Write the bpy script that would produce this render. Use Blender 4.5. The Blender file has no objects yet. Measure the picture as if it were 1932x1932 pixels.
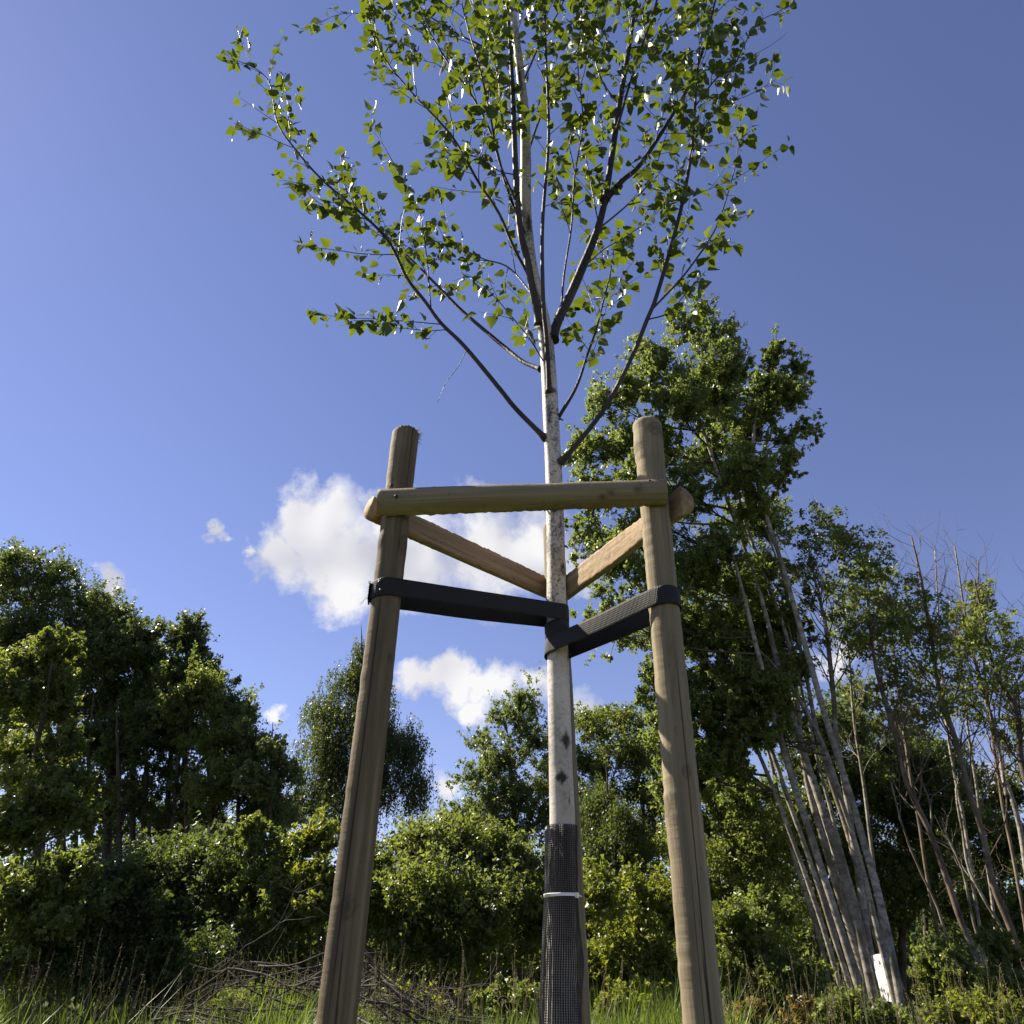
import bpy, math, random
import numpy as np
from mathutils import Vector, Matrix

# ------------------------------------------------------------------ camera
sc = bpy.context.scene
COL = sc.collection
F = 1430.0                                  # focal length in units of a 1932 px wide frame
CAM = np.array([0.0, 0.0, 0.9])
_z = np.array([52.0, 2301.0, F]); _z /= np.linalg.norm(_z)      # world up seen from the camera (right, up, forward)
_y = np.array([0, 0, 1.0]) - _z * _z[2]; _y /= np.linalg.norm(_y)
_x = np.cross(_z, _y)
if _x[0] < 0: _x = -_x
RW = np.array([_x, _y, _z])
cam_d = bpy.data.cameras.new('camera'); cam = bpy.data.objects.new('camera', cam_d); COL.objects.link(cam)
cam_d.sensor_fit = 'HORIZONTAL'; cam_d.sensor_width = 36; cam_d.lens = 36 * F / 1932
cam_d.clip_start = 0.05; cam_d.clip_end = 2000
r_, u_, f_ = RW @ [1, 0, 0], RW @ [0, 1, 0], RW @ [0, 0, 1]
M = Matrix(((r_[0], u_[0], -f_[0], CAM[0]), (r_[1], u_[1], -f_[1], CAM[1]), (r_[2], u_[2], -f_[2], CAM[2]), (0, 0, 0, 1)))
cam.matrix_world = M
sc.camera = cam

# ------------------------------------------------------------------ light
SUN_AZ = math.radians(-60)                  # from +Y towards +X
SUN_EL = math.radians(45)
sd = np.array([math.sin(SUN_AZ) * math.cos(SUN_EL), math.cos(SUN_AZ) * math.cos(SUN_EL), math.sin(SUN_EL)])
sun_d = bpy.data.lights.new('sun', 'SUN'); sun_d.energy = 5.0; sun_d.angle = math.radians(0.53); sun_d.color = (1.0, 0.91, 0.75)
sun = bpy.data.objects.new('sun', sun_d); COL.objects.link(sun)
sun.rotation_euler = Vector(-sd).to_track_quat('-Z', 'Y').to_euler()
sun.location = (-8, 6, 12)
sc.view_settings.view_transform = 'Standard'; sc.view_settings.look = 'None'
sc.view_settings.gamma = 1.0; sc.view_settings.use_curve_mapping = False
sc.view_settings.exposure = 1.3
sc.render.engine = 'CYCLES'
sc.cycles.max_bounces = 5; sc.cycles.diffuse_bounces = 3; sc.cycles.glossy_bounces = 2
sc.cycles.transmission_bounces = 4; sc.cycles.transparent_max_bounces = 4
sc.cycles.caustics_reflective = False; sc.cycles.caustics_refractive = False

def ray(px, py):
    return RW @ np.array([(px - 966) / F, (966 - py) / F, 1.0])
def at(px, py, Y):
    d = ray(px, py); return CAM + d * (Y - CAM[1]) / d[1]
def proj(P):
    c = (np.asarray(P) - CAM) @ RW
    return np.stack([966 + F * c[..., 0] / c[..., 2], 966 - F * c[..., 1] / c[..., 2], c[..., 2]], -1)

# ------------------------------------------------------------------ world: sky with a few cumulus clouds
w = bpy.data.worlds.new('World'); sc.world = w; w.use_nodes = True
nt = w.node_tree; nt.nodes.clear()
def N(t, **k):
    n = nt.nodes.new(t)
    for a, b in k.items(): setattr(n, a, b)
    return n
L = lambda a, b: nt.links.new(a, b)
out = N('ShaderNodeOutputWorld'); bg = N('ShaderNodeBackground'); bg.inputs[1].default_value = 0.052
sky = N('ShaderNodeTexSky'); sky.sky_type = 'NISHITA'; sky.sun_disc = False
sky.sun_elevation = SUN_EL; sky.sun_rotation = SUN_AZ
sky.air_density = 1.0; sky.dust_density = 0.04; sky.ozone_density = 2.0; sky.altitude = 50
tint = N('ShaderNodeMix', data_type='RGBA', blend_type='MULTIPLY'); tint.inputs[0].default_value = 1
tint.inputs[7].default_value = (1.13, 0.95, 1.13, 1)
L(sky.outputs[0], tint.inputs[6])
tc = N('ShaderNodeTexCoord')
def mth(op, a, b=None, c=None, clamp=False):
    n = N('ShaderNodeMath', operation=op, use_clamp=clamp)
    for i, v in enumerate((a, b, c)):
        if v is None: continue
        if isinstance(v, (int, float)): n.inputs[i].default_value = v
        else: L(v, n.inputs[i])
    return n.outputs[0]
def noise(scale, detail=6, rough=0.6, vec=None, dist=0.0):
    n = N('ShaderNodeTexNoise'); n.inputs['Scale'].default_value = scale; n.inputs['Detail'].default_value = detail
    n.inputs['Roughness'].default_value = rough; n.inputs['Distortion'].default_value = dist
    L(vec or tc.outputs['Generated'], n.inputs['Vector']); return n.outputs[0]
# clouds: overlapping puffs at their bearings, edges broken up by noise
PUFFS = [(610,985,95),(530,1045,80),(650,1050,125),(760,1030,125),(650,1115,70),(790,1080,90),(890,1045,115),(1000,1050,105),(1080,1090,60),
         (430,1008,30),(455,1030,26),(785,1290,52),(825,1290,50),(870,1280,60),(940,1278,60),(1005,1300,52),(905,1335,40),(1090,1340,58),
         (1565,1245,62),(220,1118,40),(150,1095,24),(518,1345,24),(845,1485,36),(1890,1480,60)]
fbn = N('ShaderNodeTexNoise'); fbn.inputs['Scale'].default_value = 13; fbn.inputs['Detail'].default_value = 7; fbn.inputs['Roughness'].default_value = 0.60
L(tc.outputs['Generated'], fbn.inputs['Vector'])
wv = N('ShaderNodeVectorMath', operation='SUBTRACT'); L(fbn.outputs['Color'], wv.inputs[0]); wv.inputs[1].default_value = (.5, .5, .5)
wp = N('ShaderNodeVectorMath', operation='MULTIPLY_ADD'); L(wv.outputs[0], wp.inputs[0]); wp.inputs[1].default_value = (.13, .13, .13); L(tc.outputs['Generated'], wp.inputs[2])
acc = None
for px, py, rr in PUFFS:
    d = ray(px, py); d = d / np.linalg.norm(d)
    ds = N('ShaderNodeVectorMath', operation='DISTANCE'); L(wp.outputs[0], ds.inputs[0]); ds.inputs[1].default_value = d
    rad = rr / F * np.linalg.norm([(px - 966) / F, (966 - py) / F, 1]) ** -1.2
    v_ = mth('MULTIPLY_ADD', ds.outputs['Value'], -1.0 / rad, 1.0)
    acc = v_ if acc is None else mth('MAXIMUM', acc, v_)
dens = mth('ADD', acc, mth('MULTIPLY', mth('SUBTRACT', fbn.outputs[0], 0.5), 1.45))
dens = mth('MULTIPLY', mth('SUBTRACT', dens, 0.0), 1.75, clamp=True)
# the same kind of low cumulus goes on behind the camera
sep = N('ShaderNodeSeparateXYZ'); L(tc.outputs['Generated'], sep.inputs[0])
gen = mth('MULTIPLY', mth('SUBTRACT', noise(5.5, 3, 0.6), 0.62), 7.0, clamp=True)
band = mth('MULTIPLY', mth('MULTIPLY', mth('SUBTRACT', sep.outputs[2], 0.03), 12, clamp=True), mth('MULTIPLY', mth('SUBTRACT', 0.62, sep.outputs[2]), 4, clamp=True))
back = mth('MULTIPLY', mth('SUBTRACT', -0.1, sep.outputs[1]), 5, clamp=True)
dens = mth('MAXIMUM', dens, mth('MULTIPLY', gen, mth('MULTIPLY', band, back)))
shade = noise(8, 2, 0.5)
ramp = N('ShaderNodeMapRange'); L(shade, ramp.inputs[0]); ramp.inputs[1].default_value = 0.38; ramp.inputs[2].default_value = 0.58
ccol = N('ShaderNodeMix', data_type='RGBA'); L(ramp.outputs[0], ccol.inputs[0])
ccol.inputs[6].default_value = (4.9, 4.9, 5.5, 1); ccol.inputs[7].default_value = (7.7, 7.6, 7.6, 1)
cm = N('ShaderNodeMix', data_type='RGBA'); L(mth('MULTIPLY', dens, 0.97), cm.inputs[0]); L(tint.outputs[2], cm.inputs[6]); L(ccol.outputs[2], cm.inputs[7])
L(cm.outputs[2], bg.inputs[0]); L(bg.outputs[0], out.inputs[0])
w.cycles.sampling_method = 'NONE'

# ------------------------------------------------------------------ helpers
class MB:
    """collects vertices and faces; build() links them as one mesh object"""
    def __init__(s): s.V = []; s.F = []; s.n = 0; s.A = {}
    def add(s, V, *Fs, **attr):
        V = np.asarray(V, float)
        for f in Fs:
            if len(f): s.F.append(np.asarray(f, np.int64) + s.n)
        for k, v in attr.items(): s.A.setdefault(k, []).append((s.n, np.asarray(v, float)))
        s.V.append(V); s.n += len(V)
    def mesh(s, name, smooth=True):
        V = np.concatenate(s.V) if s.V else np.zeros((0, 3))
        m = bpy.data.meshes.new(name)
        m.vertices.add(len(V)); m.vertices.foreach_set('co', V.astype(np.float32).ravel())
        if s.F:
            loops = np.concatenate([f.ravel() for f in s.F]); tot = np.concatenate([np.full(len(f), f.shape[1]) for f in s.F])
            st = np.concatenate([[0], np.cumsum(tot)[:-1]])
            m.loops.add(len(loops)); m.loops.foreach_set('vertex_index', loops.astype(np.int32))
            m.polygons.add(len(tot)); m.polygons.foreach_set('loop_start', st.astype(np.int32)); m.polygons.foreach_set('loop_total', tot.astype(np.int32))
            m.polygons.foreach_set('use_smooth', np.full(len(tot), smooth))
        for k, parts in s.A.items():
            a = np.zeros(len(V), np.float32)
            for o, v in parts: a[o:o + len(v)] = v
            m.attributes.new(k, 'FLOAT', 'POINT').data.foreach_set('value', a)
        m.update(calc_edges=True); m.validate()
        return m
    def build(s, name, mat, parent=None, smooth=True, loc=None, kind=None):
        o = bpy.data.objects.new(name, s.mesh(name, smooth)); COL.objects.link(o)
        if mat: o.data.materials.append(mat)
        if loc is not None: o.location = loc
        if parent is not None:
            o.parent = parent
            if loc is None: o.location = -parent.location     # vertices were given in world coordinates
        if kind: o['kind'] = kind
        return o

def tag(o, label, cat, group=None, kind=None):
    o['label'] = label; o['category'] = cat
    if group: o['group'] = group
    if kind: o['kind'] = kind
    return o
def thing(name, loc, label, cat, group=None):
    e = bpy.data.objects.new(name, None); COL.objects.link(e); e.location = tuple(float(v) for v in loc); e.empty_display_size = 0.2
    return tag(e, label, cat, group)

def frames(P):
    P = np.asarray(P, float); T = np.gradient(P, axis=0); T /= np.linalg.norm(T, axis=1)[:, None] + 1e-12
    ref = np.array([0, 0, 1.0]) if abs(T[:, 2]).mean() < 0.8 else np.array([1.0, 0.07, 0])
    U = np.cross(np.broadcast_to(ref, T.shape), T); U /= np.linalg.norm(U, axis=1)[:, None] + 1e-12
    return T, U, np.cross(T, U)
def tube(mb, P, R, k=5, cap=True, wob=None, **attr):
    P = np.asarray(P, float); n = len(P); R = np.broadcast_to(np.asarray(R, float), (n,))
    T, U, W = frames(P); a = np.arange(k) * 2 * np.pi / k
    rr = R[:, None] * (1 if wob is None else wob)
    V = P[:, None] + (U[:, None] * np.cos(a)[None, :, None] + W[:, None] * np.sin(a)[None, :, None]) * np.broadcast_to(rr, (n, k))[:, :, None]
    i = np.arange(n - 1)[:, None] * k; j = np.arange(k)[None]; j2 = (j + 1) % k
    Q = np.stack([i + j, i + j2, i + k + j2, i + k + j], -1).reshape(-1, 4)
    Vf = V.reshape(-1, 3); fs = [Q]
    if cap:
        Vf = np.concatenate([Vf, P[:1], P[-1:]]); c0, c1 = n * k, n * k + 1
        fs.append(np.stack([np.full(k, c0), (np.arange(k) + 1) % k, np.arange(k)], -1))
        fs.append(np.stack([np.full(k, c1), (n - 1) * k + np.arange(k), (n - 1) * k + (np.arange(k) + 1) % k], -1))
    at_ = {q: np.concatenate([np.broadcast_to(np.asarray(v, float), (n, k)).ravel(), [0, 0] if cap else []]) for q, v in attr.items()}
    mb.add(Vf, *fs, **at_)
def smooth_path(P, n=None, step=None):
    """Catmull-Rom through the given points"""
    P = np.asarray(P, float)
    if len(P) < 3:
        m = n or 6; t = np.linspace(0, 1, m)[:, None]; return P[0] * (1 - t) + P[-1] * t
    E = np.vstack([2 * P[0] - P[1], P, 2 * P[-1] - P[-2]])
    m = n or max(8, int(np.linalg.norm(np.diff(P, axis=0), axis=1).sum() / (step or 0.1)))
    t = np.linspace(0, len(P) - 1 - 1e-9, m); i = t.astype(int); u = (t - i)[:, None]
    a, b, c, d = E[i], E[i + 1], E[i + 2], E[i + 3]
    return 0.5 * (2 * b + (c - a) * u + (2 * a - 5 * b + 4 * c - d) * u ** 2 + (3 * b - a - 3 * c + d) * u ** 3)
def unit(v): return v / (np.linalg.norm(v, axis=-1, keepdims=True) + 1e-12)
def vnoise(rng, n, oct=4):
    """smooth 1-D noise, n samples"""
    x = np.linspace(0, 1, n); y = np.zeros(n)
    for o in range(oct):
        k = 3 * 2 ** o + 2; y += np.interp(x, np.linspace(0, 1, k), rng.normal(size=k)) / 2 ** o
    return y

# ------------------------------------------------------------------ materials
class Mat:
    def __init__(s, name):
        s.m = bpy.data.materials.new(name); s.m.use_nodes = True; s.t = s.m.node_tree; s.t.nodes.clear()
        s.out = s.n('ShaderNodeOutputMaterial')
    def n(s, t, **k):
        x = s.t.nodes.new(t)
        for a, b in k.items(): setattr(x, a, b)
        return x
    def l(s, a, b): s.t.links.new(a, b)
    def val(s, sock, v):
        if hasattr(v, 'is_output') or hasattr(v, 'links'): s.l(v, sock)
        else: sock.default_value = v
    def noise(s, scale, detail=4, rough=0.55, stretch=(1, 1, 1), dist=0.0, src='Object'):
        c = s.n('ShaderNodeTexCoord'); mp = s.n('ShaderNodeMapping'); mp.inputs['Scale'].default_value = stretch
        s.l(c.outputs[src], mp.inputs[0]); x = s.n('ShaderNodeTexNoise')
        x.inputs['Scale'].default_value = scale; x.inputs['Detail'].default_value = detail; x.inputs['Roughness'].default_value = rough; x.inputs['Distortion'].default_value = dist
        s.l(mp.outputs[0], x.inputs['Vector']); return x.outputs[0]
    def ramp(s, fac, stops):
        r = s.n('ShaderNodeValToRGB'); e = r.color_ramp.elements
        while len(e) < len(stops): e.new(0.5)
        for q, (p, c) in zip(e, stops): q.position = p; q.color = (*c, 1) if len(c) == 3 else c
        s.l(fac, r.inputs[0]); return r.outputs[0]
    def mix(s, f, a, b, mode='MIX'):
        x = s.n('ShaderNodeMix', data_type='RGBA', blend_type=mode)
        s.val(x.inputs[0], f)
        for i, v in ((6, a), (7, b)):
            if isinstance(v, tuple): x.inputs[i].default_value = (*v, 1)
            else: s.l(v, x.inputs[i])
        return x.outputs[2]
    def math(s, op, a, b=0.0, clamp=False):
        x = s.n('ShaderNodeMath', operation=op, use_clamp=clamp); s.val(x.inputs[0], a); s.val(x.inputs[1], b); return x.outputs[0]
    def attr(s, name): return s.n('ShaderNodeAttribute', attribute_name=name).outputs['Fac']
    def bump(s, h, strength=0.3, dist=0.01):
        b = s.n('ShaderNodeBump'); b.inputs['Strength'].default_value = strength; b.inputs['Distance'].default_value = dist; s.l(h, b.inputs['Height']); return b.outputs[0]
    def bsdf(s, col, rough=0.7, spec=0.3, normal=None):
        b = s.n('ShaderNodeBsdfPrincipled')
        if isinstance(col, tuple): b.inputs['Base Color'].default_value = (*col, 1)
        else: s.l(col, b.inputs['Base Color'])
        s.val(b.inputs['Roughness'], rough); b.inputs['Specular IOR Level'].default_value = spec
        if normal is not None: s.l(normal, b.inputs['Normal'])
        return b.outputs[0]
    def done(s, sh): s.l(sh, s.out.inputs[0]); return s.m

def wood_mat(name, dark, mid, light, green, band=0.0):
    q = Mat(name)
    g = q.noise(1, 6, 0.62, (46, 46, 1.3), 0.35); g2 = q.noise(1, 3, 0.5, (13, 13, 0.7), 0.8); blot = q.noise(3.2, 4, 0.6, (1, 1, 0.55))
    col = q.ramp(q.math('ADD', q.math('MULTIPLY', g, 0.55), q.math('MULTIPLY', g2, 0.45)), [(0.32, dark), (0.5, mid), (0.68, light)])
    col = q.mix(q.math('MULTIPLY', q.math('SUBTRACT', blot, 0.45), 2.2, clamp=True), col, q.mix(0.55, col, green))
    chk = q.noise(1, 4, 0.6, (75, 75, 0.9), 0.5); stain = q.noise(1, 5, 0.65, (9, 9, 1.6), 0.6)
    col = q.mix(q.math('MULTIPLY', q.math('SUBTRACT', stain, 0.53), 4.5, clamp=True), col, q.mix(0.55, col, (0.07, 0.055, 0.038)))
    col = q.mix(q.math('MULTIPLY', q.math('SUBTRACT', chk, 0.645), 14, clamp=True), col, (0.045, 0.032, 0.022))
    speck = q.noise(1, 3, 0.6, (60, 60, 24))
    col = q.mix(q.math('MULTIPLY', q.math('SUBTRACT', speck, 0.66), 6, clamp=True), col, (0.05, 0.035, 0.022))
    col = q.mix(q.math('MULTIPLY', q.attr('dark'), 1.0, clamp=True), col, (0.03, 0.02, 0.013))
    h = q.math('ADD', g, q.math('MULTIPLY', q.noise(1, 2, 0.5, (6, 6, 85)), 0.5))
    return q.done(q.bsdf(col, 0.82, 0.22, q.bump(h, 0.55, 0.004)))
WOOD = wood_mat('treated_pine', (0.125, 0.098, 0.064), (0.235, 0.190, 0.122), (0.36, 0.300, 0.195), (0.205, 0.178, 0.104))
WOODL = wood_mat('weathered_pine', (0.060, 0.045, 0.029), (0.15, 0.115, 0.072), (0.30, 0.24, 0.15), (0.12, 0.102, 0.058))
SAWN = wood_mat('sawn_pine', (0.17, 0.110, 0.062), (0.33, 0.235, 0.14), (0.48, 0.36, 0.23), (0.29, 0.21, 0.12))

def birch_bark():
    q = Mat('birch_bark')
    big = q.noise(5, 5, 0.65, (1, 1, 0.6)); len_ = q.noise(1, 4, 0.6, (14, 14, 95)); fine = q.noise(1, 5, 0.7, (90, 90, 70)); bl = q.noise(9, 6, 0.7, (1, 1, 0.5))
    col = q.ramp(big, [(0.3, (0.36, 0.31, 0.26)), (0.5, (0.54, 0.49, 0.43)), (0.68, (0.67, 0.62, 0.56))])
    col = q.mix(q.math('MULTIPLY', q.math('SUBTRACT', len_, 0.58), 6, clamp=True), col, (0.24, 0.18, 0.13))
    sp = q.math('MULTIPLY', q.attr('speck'), q.math('MULTIPLY', q.math('SUBTRACT', q.math('ADD', q.math('MULTIPLY', fine, 0.6), q.math('MULTIPLY', bl, 0.5)), 0.535), 9, clamp=True), clamp=True)
    col = q.mix(sp, col, (0.045, 0.038, 0.03))
    col = q.mix(q.attr('dark'), col, (0.03, 0.023, 0.02))
    h = q.math('ADD', q.math('MULTIPLY', len_, 0.7), q.math('MULTIPLY', fine, 0.6))
    return q.done(q.bsdf(col, 0.55, 0.3, q.bump(h, 0.35, 0.004)))
BIRCH = birch_bark()
def bark(name, a, b, c=None, rough=0.8, scale=(14, 14, 5), spec=0.25):
    q = Mat(name); g = q.noise(1, 5, 0.65, scale); col = q.ramp(g, [(0.36, a), (0.62, b)])
    if c:
        col = q.mix(q.math('MULTIPLY', q.math('SUBTRACT', q.noise(1.6, 4, 0.6), 0.47), 5, clamp=True), col, c)
    return q.done(q.bsdf(col, rough, spec, q.bump(g, 0.5, 0.01)))
TWIG = bark('birch_twig_bark', (0.014, 0.009, 0.008), (0.040, 0.028, 0.024), rough=0.5, scale=(60, 60, 20), spec=0.5)
LIMB = bark('birch_limb_bark', (0.012, 0.008, 0.007), (0.034, 0.024, 0.020), (0.060, 0.046, 0.040), rough=0.6, scale=(60, 60, 25), spec=0.4)
POPBARK = bark('poplar_bark', (0.11, 0.095, 0.075), (0.36, 0.33, 0.28), (0.12, 0.10, 0.07), scale=(7, 7, 12))
RUSTBARK = bark('lichened_bark', (0.060, 0.045, 0.033), (0.16, 0.120, 0.082), (0.20, 0.17, 0.13), scale=(6, 6, 4))
DARKBARK = bark('dark_bark', (0.035, 0.027, 0.02), (0.10, 0.078, 0.058), scale=(8, 8, 3))
REDTWIG = bark('reddish_twigs', (0.07, 0.045, 0.038), (0.15, 0.10, 0.085), scale=(8, 8, 3))
DEAD = bark('dead_wood', (0.028, 0.022, 0.018), (0.10, 0.082, 0.066), scale=(25, 25, 8))

def leaf_mat(name, a, b, trans, tf=0.42, rough=0.42, spec=0.4, vein=False):
    q = Mat(name); g = q.n('ShaderNodeNewGeometry'); rnd = g.outputs['Random Per Island']
    if vein:
        rnd = q.n('ShaderNodeObjectInfo').outputs['Random']; rnd = q.math('FRACT', q.math('ADD', rnd, g.outputs['Random Per Island']))
    col = q.mix(rnd, a, b); tcol = q.mix(rnd, trans, tuple(0.72 * x for x in trans))
    if vein:
        v = q.attr('vein'); col = q.mix(q.math('MULTIPLY', v, 0.35), col, (0.16, 0.20, 0.06)); tcol = q.mix(q.math('MULTIPLY', v, 0.5), tcol, tuple(0.45 * x for x in trans))
    d = q.bsdf(col, rough, spec)
    t = q.n('ShaderNodeBsdfTranslucent'); q.l(tcol, t.inputs[0])
    mx = q.n('ShaderNodeMixShader'); mx.inputs[0].default_value = tf; q.l(d, mx.inputs[1]); q.l(t.outputs[0], mx.inputs[2])
    return q.done(mx.outputs[0])
LEAF = leaf_mat('birch_leaf', (0.014, 0.036, 0.014), (0.044, 0.078, 0.025), (0.26, 0.34, 0.02), 0.32, 0.46, 0.5, vein=True)
LF_POP = leaf_mat('poplar_leaves', (0.066, 0.098, 0.030), (0.135, 0.165, 0.055), (0.34, 0.42, 0.08), 0.46, 0.38)
LF_DARK = leaf_mat('dark_leaves', (0.034, 0.058, 0.019), (0.078, 0.105, 0.032), (0.20, 0.26, 0.04), 0.40, 0.42)
LF_MID = leaf_mat('mid_green_leaves', (0.062, 0.092, 0.026), (0.125, 0.150, 0.045), (0.31, 0.37, 0.055), 0.46, 0.40)
LF_YEL = leaf_mat('yellow_green_leaves', (0.072, 0.096, 0.018), (0.14, 0.155, 0.030), (0.38, 0.43, 0.04), 0.46, 0.42)
LF_PALE = leaf_mat('pale_leaves', (0.080, 0.110, 0.042), (0.145, 0.175, 0.075), (0.32, 0.39, 0.09), 0.44, 0.36)
LF_RED = leaf_mat('bronze_leaves', (0.11, 0.11, 0.03), (0.20, 0.11, 0.035), (0.42, 0.30, 0.06), 0.40, 0.42)
GRASS = leaf_mat('grass_blades', (0.055, 0.100, 0.018), (0.12, 0.165, 0.036), (0.24, 0.33, 0.04), 0.38, 0.45, 0.3)
STRAW = leaf_mat('seed_heads', (0.20, 0.17, 0.09), (0.30, 0.25, 0.15), (0.3, 0.24, 0.12), 0.3, 0.7, 0.1)

def strap_mat():
    q = Mat('black_webbing'); u = q.attr('su'); v = q.attr('sv')
    rib = q.math('MULTIPLY', q.math('ADD', q.math('SINE', q.math('MULTIPLY', u, 2 * math.pi / 0.0052)), 1.0), 0.5)
    wv = q.math('MULTIPLY', q.math('ADD', q.math('SINE', q.math('MULTIPLY', v, 2 * math.pi / 0.0075)), 1.0), 0.5)
    h = q.math('ADD', rib, q.math('MULTIPLY', wv, 0.45))
    col = q.mix(q.math('MULTIPLY', h, 0.7, clamp=True), (0.004, 0.004, 0.005), (0.030, 0.029, 0.032))
    return q.done(q.bsdf(col, 0.72, 0.35, q.bump(h, 0.6, 0.002)))
STRAP = strap_mat()
def plain(name, col, rough=0.5, spec=0.4, metal=0.0, var=0.0):
    q = Mat(name); g = q.noise(40, 4, 0.6); c = q.mix(g, tuple(x * (1 - var) for x in col), tuple(min(1, x * (1 + var)) for x in col))
    b = q.bsdf(c, rough, spec, q.bump(g, 0.12, 0.002)); b.node.inputs['Metallic'].default_value = metal; return q.done(b)
MESHBLK = plain('black_plastic_mesh', (0.016, 0.014, 0.016), 0.38, 0.5, var=0.3)
WHITEPL = plain('white_nylon', (0.78, 0.78, 0.76), 0.35, 0.5, var=0.04)
BOARD = plain('white_board', (0.80, 0.79, 0.80), 0.5, 0.4, var=0.05)
NAIL = plain('rusty_nail', (0.06, 0.045, 0.04), 0.5, 0.5, 0.7, 0.3)
def ground_mat():
    q = Mat('meadow_soil'); g = q.noise(0.9, 6, 0.6); h = q.noise(14, 5, 0.7)
    col = q.ramp(g, [(0.35, (0.06, 0.05, 0.025)), (0.5, (0.075, 0.085, 0.025)), (0.65, (0.09, 0.12, 0.03))])
    col = q.mix(h, col, (0.05, 0.06, 0.02)); return q.done(q.bsdf(col, 0.95, 0.1, q.bump(h, 0.8, 0.04)))
GROUND = ground_mat()

# ------------------------------------------------------------------ ground
rng = np.random.default_rng(7)
def ground_z(x, y): return 0.06 * np.sin(x * 0.7 + 1) * np.sin(y * 0.45) + 0.04 * np.sin(x * 1.9 + y * 1.3)
gx = np.concatenate([np.linspace(-300, -30, 10), np.linspace(-28, 28, 113), np.linspace(30, 300, 10)])
gy = np.concatenate([np.linspace(-300, -12, 10), np.linspace(-10, 40, 101), np.linspace(42, 400, 12)])
X, Yg = np.meshgrid(gx, gy); Z = ground_z(X, Yg) * np.exp(-((X ** 2 + (Yg - 10) ** 2) / 900.))
nx, ny = len(gx), len(gy); ii = (np.arange(ny - 1)[:, None] * nx + np.arange(nx - 1)[None]).ravel()
g = MB(); g.add(np.stack([X, Yg, Z], -1).reshape(-1, 3), np.stack([ii, ii + 1, ii + nx + 1, ii + nx], -1))
o = g.build('ground', GROUND); o['kind'] = 'structure'

# ------------------------------------------------------------------ stakes and rails
def post_mesh(Lh, r, seed, crack=None, knots=(), ripple=0.0006, top_cham=0.006, dark_top=0.0, k=72):
    """round stake, local z up from 0 to Lh; crack = list of (z0,z1,angle,slope,width,depth)"""
    rg = np.random.default_rng(seed); n = int(Lh / 0.0105)
    z = np.linspace(0, Lh, n); a = np.arange(k) * 2 * np.pi / k
    R = r + 0.0012 * vnoise(rg, n, 3)[:, None] + 0.0011 * np.cos(2 * a + 1)[None] + ripple * np.interp(np.arange(n), np.arange(0, n, 2), rg.normal(size=len(np.arange(0, n, 2))))[:, None] * (0.6 + 0.4 * np.cos(a - 2))[None]
    R = np.broadcast_to(R, (n, k)).copy(); D = np.zeros((n, k))
    for kz, ka, ks, pr in knots:
        d2 = ((z[:, None] - kz) / (ks * 1.25)) ** 2 + (((a[None] - ka + np.pi) % (2 * np.pi) - np.pi) * r / ks) ** 2
        R += pr * np.exp(-d2 * 0.7) ; D = np.maximum(D, 0.62 * np.exp(-d2 * 3.0) + 0.45 * np.exp(-(np.sqrt(d2) - 0.95) ** 2 * 26))
    A = np.broadcast_to(a, (n, k)).copy()
    for z0, z1, ca, sl, wd, dp in (crack or []):
        jc = int(round((ca % (2 * np.pi)) / (2 * np.pi) * k)) % k; wr = lambda x: (x + np.pi) % (2 * np.pi) - np.pi
        cw = a[jc] + sl * (z - z0) + 0.035 * vnoise(rg, n, 5)
        env = np.clip(np.minimum((z - z0) / 0.25, (z1 - z) / 0.15), 0, 1) * (1 if z1 < Lh - .01 else np.clip((z - z0) / .2, 0, 1))
        if z1 >= Lh - .01: env = np.clip((z - z0) / 0.2, 0, 1)
        A += (cw - a[jc])[:, None] * np.exp(-(wr(a - a[jc]) / 0.9) ** 2)[None]
        for e_ in (-1, 1): A[:, (jc + e_) % k] = A[:, jc] + e_ * wd * (0.55 + 0.6 * env + 0.15 * rg.random(n)) / r
        R[:, jc] -= dp * env; D[:, jc] = np.maximum(D[:, jc], env * 1.0)
    dt = (Lh - z)[:, None]
    R -= top_cham * np.clip(1 - dt / 0.012, 0, 1) ** 1.5
    D = np.maximum(D, dark_top * np.clip(1 - dt / 0.012, 0, 1) * (0.5 + 0.5 * rg.random((1, k))))
    V = np.stack([R * np.cos(A), R * np.sin(A), np.broadcast_to(z[:, None], (n, k))], -1)
    V[-1, :, 2] += 0.0025 * rg.normal(size=k)
    mb = MB(); i = np.arange(n - 1)[:, None] * k; j = np.arange(k)[None]; j2 = (j + 1) % k
    Vf = np.concatenate([V.reshape(-1, 3), [[0, 0, Lh + 0.001]]]); c = n * k
    mb.add(Vf, np.stack([i + j, i + j2, i + k + j2, i + k + j], -1).reshape(-1, 4), np.stack([np.full(k, c), (n - 1) * k + np.arange(k), (n - 1) * k + (np.arange(k) + 1) % k], -1), dark=np.concatenate([D.ravel(), [0.1]]))
    return mb
BUR = 0.35
Lp, Rp = np.array([-0.409, 2.282, 0]), np.array([0.504, 2.262, 0])
Bt, Bb = np.array([0.190, 2.985, 2.685]), np.array([0.276, 2.985, 0])
PR = 0.0495
stake = thing('tree_stake_frame', (0.1, 2.5, 0), 'three round timber stakes joined by half-round rails around the young birch', 'tree stake')
fl = stake.location
def put(o, base, top=None):
    if top is None: o.matrix_local = Matrix.Translation(Vector(base) - fl)
    else:
        q = Vector(top - base).to_track_quat('Z', 'Y'); o.matrix_local = Matrix.Translation(Vector(base) - fl) @ q.to_matrix().to_4x4()
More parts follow.
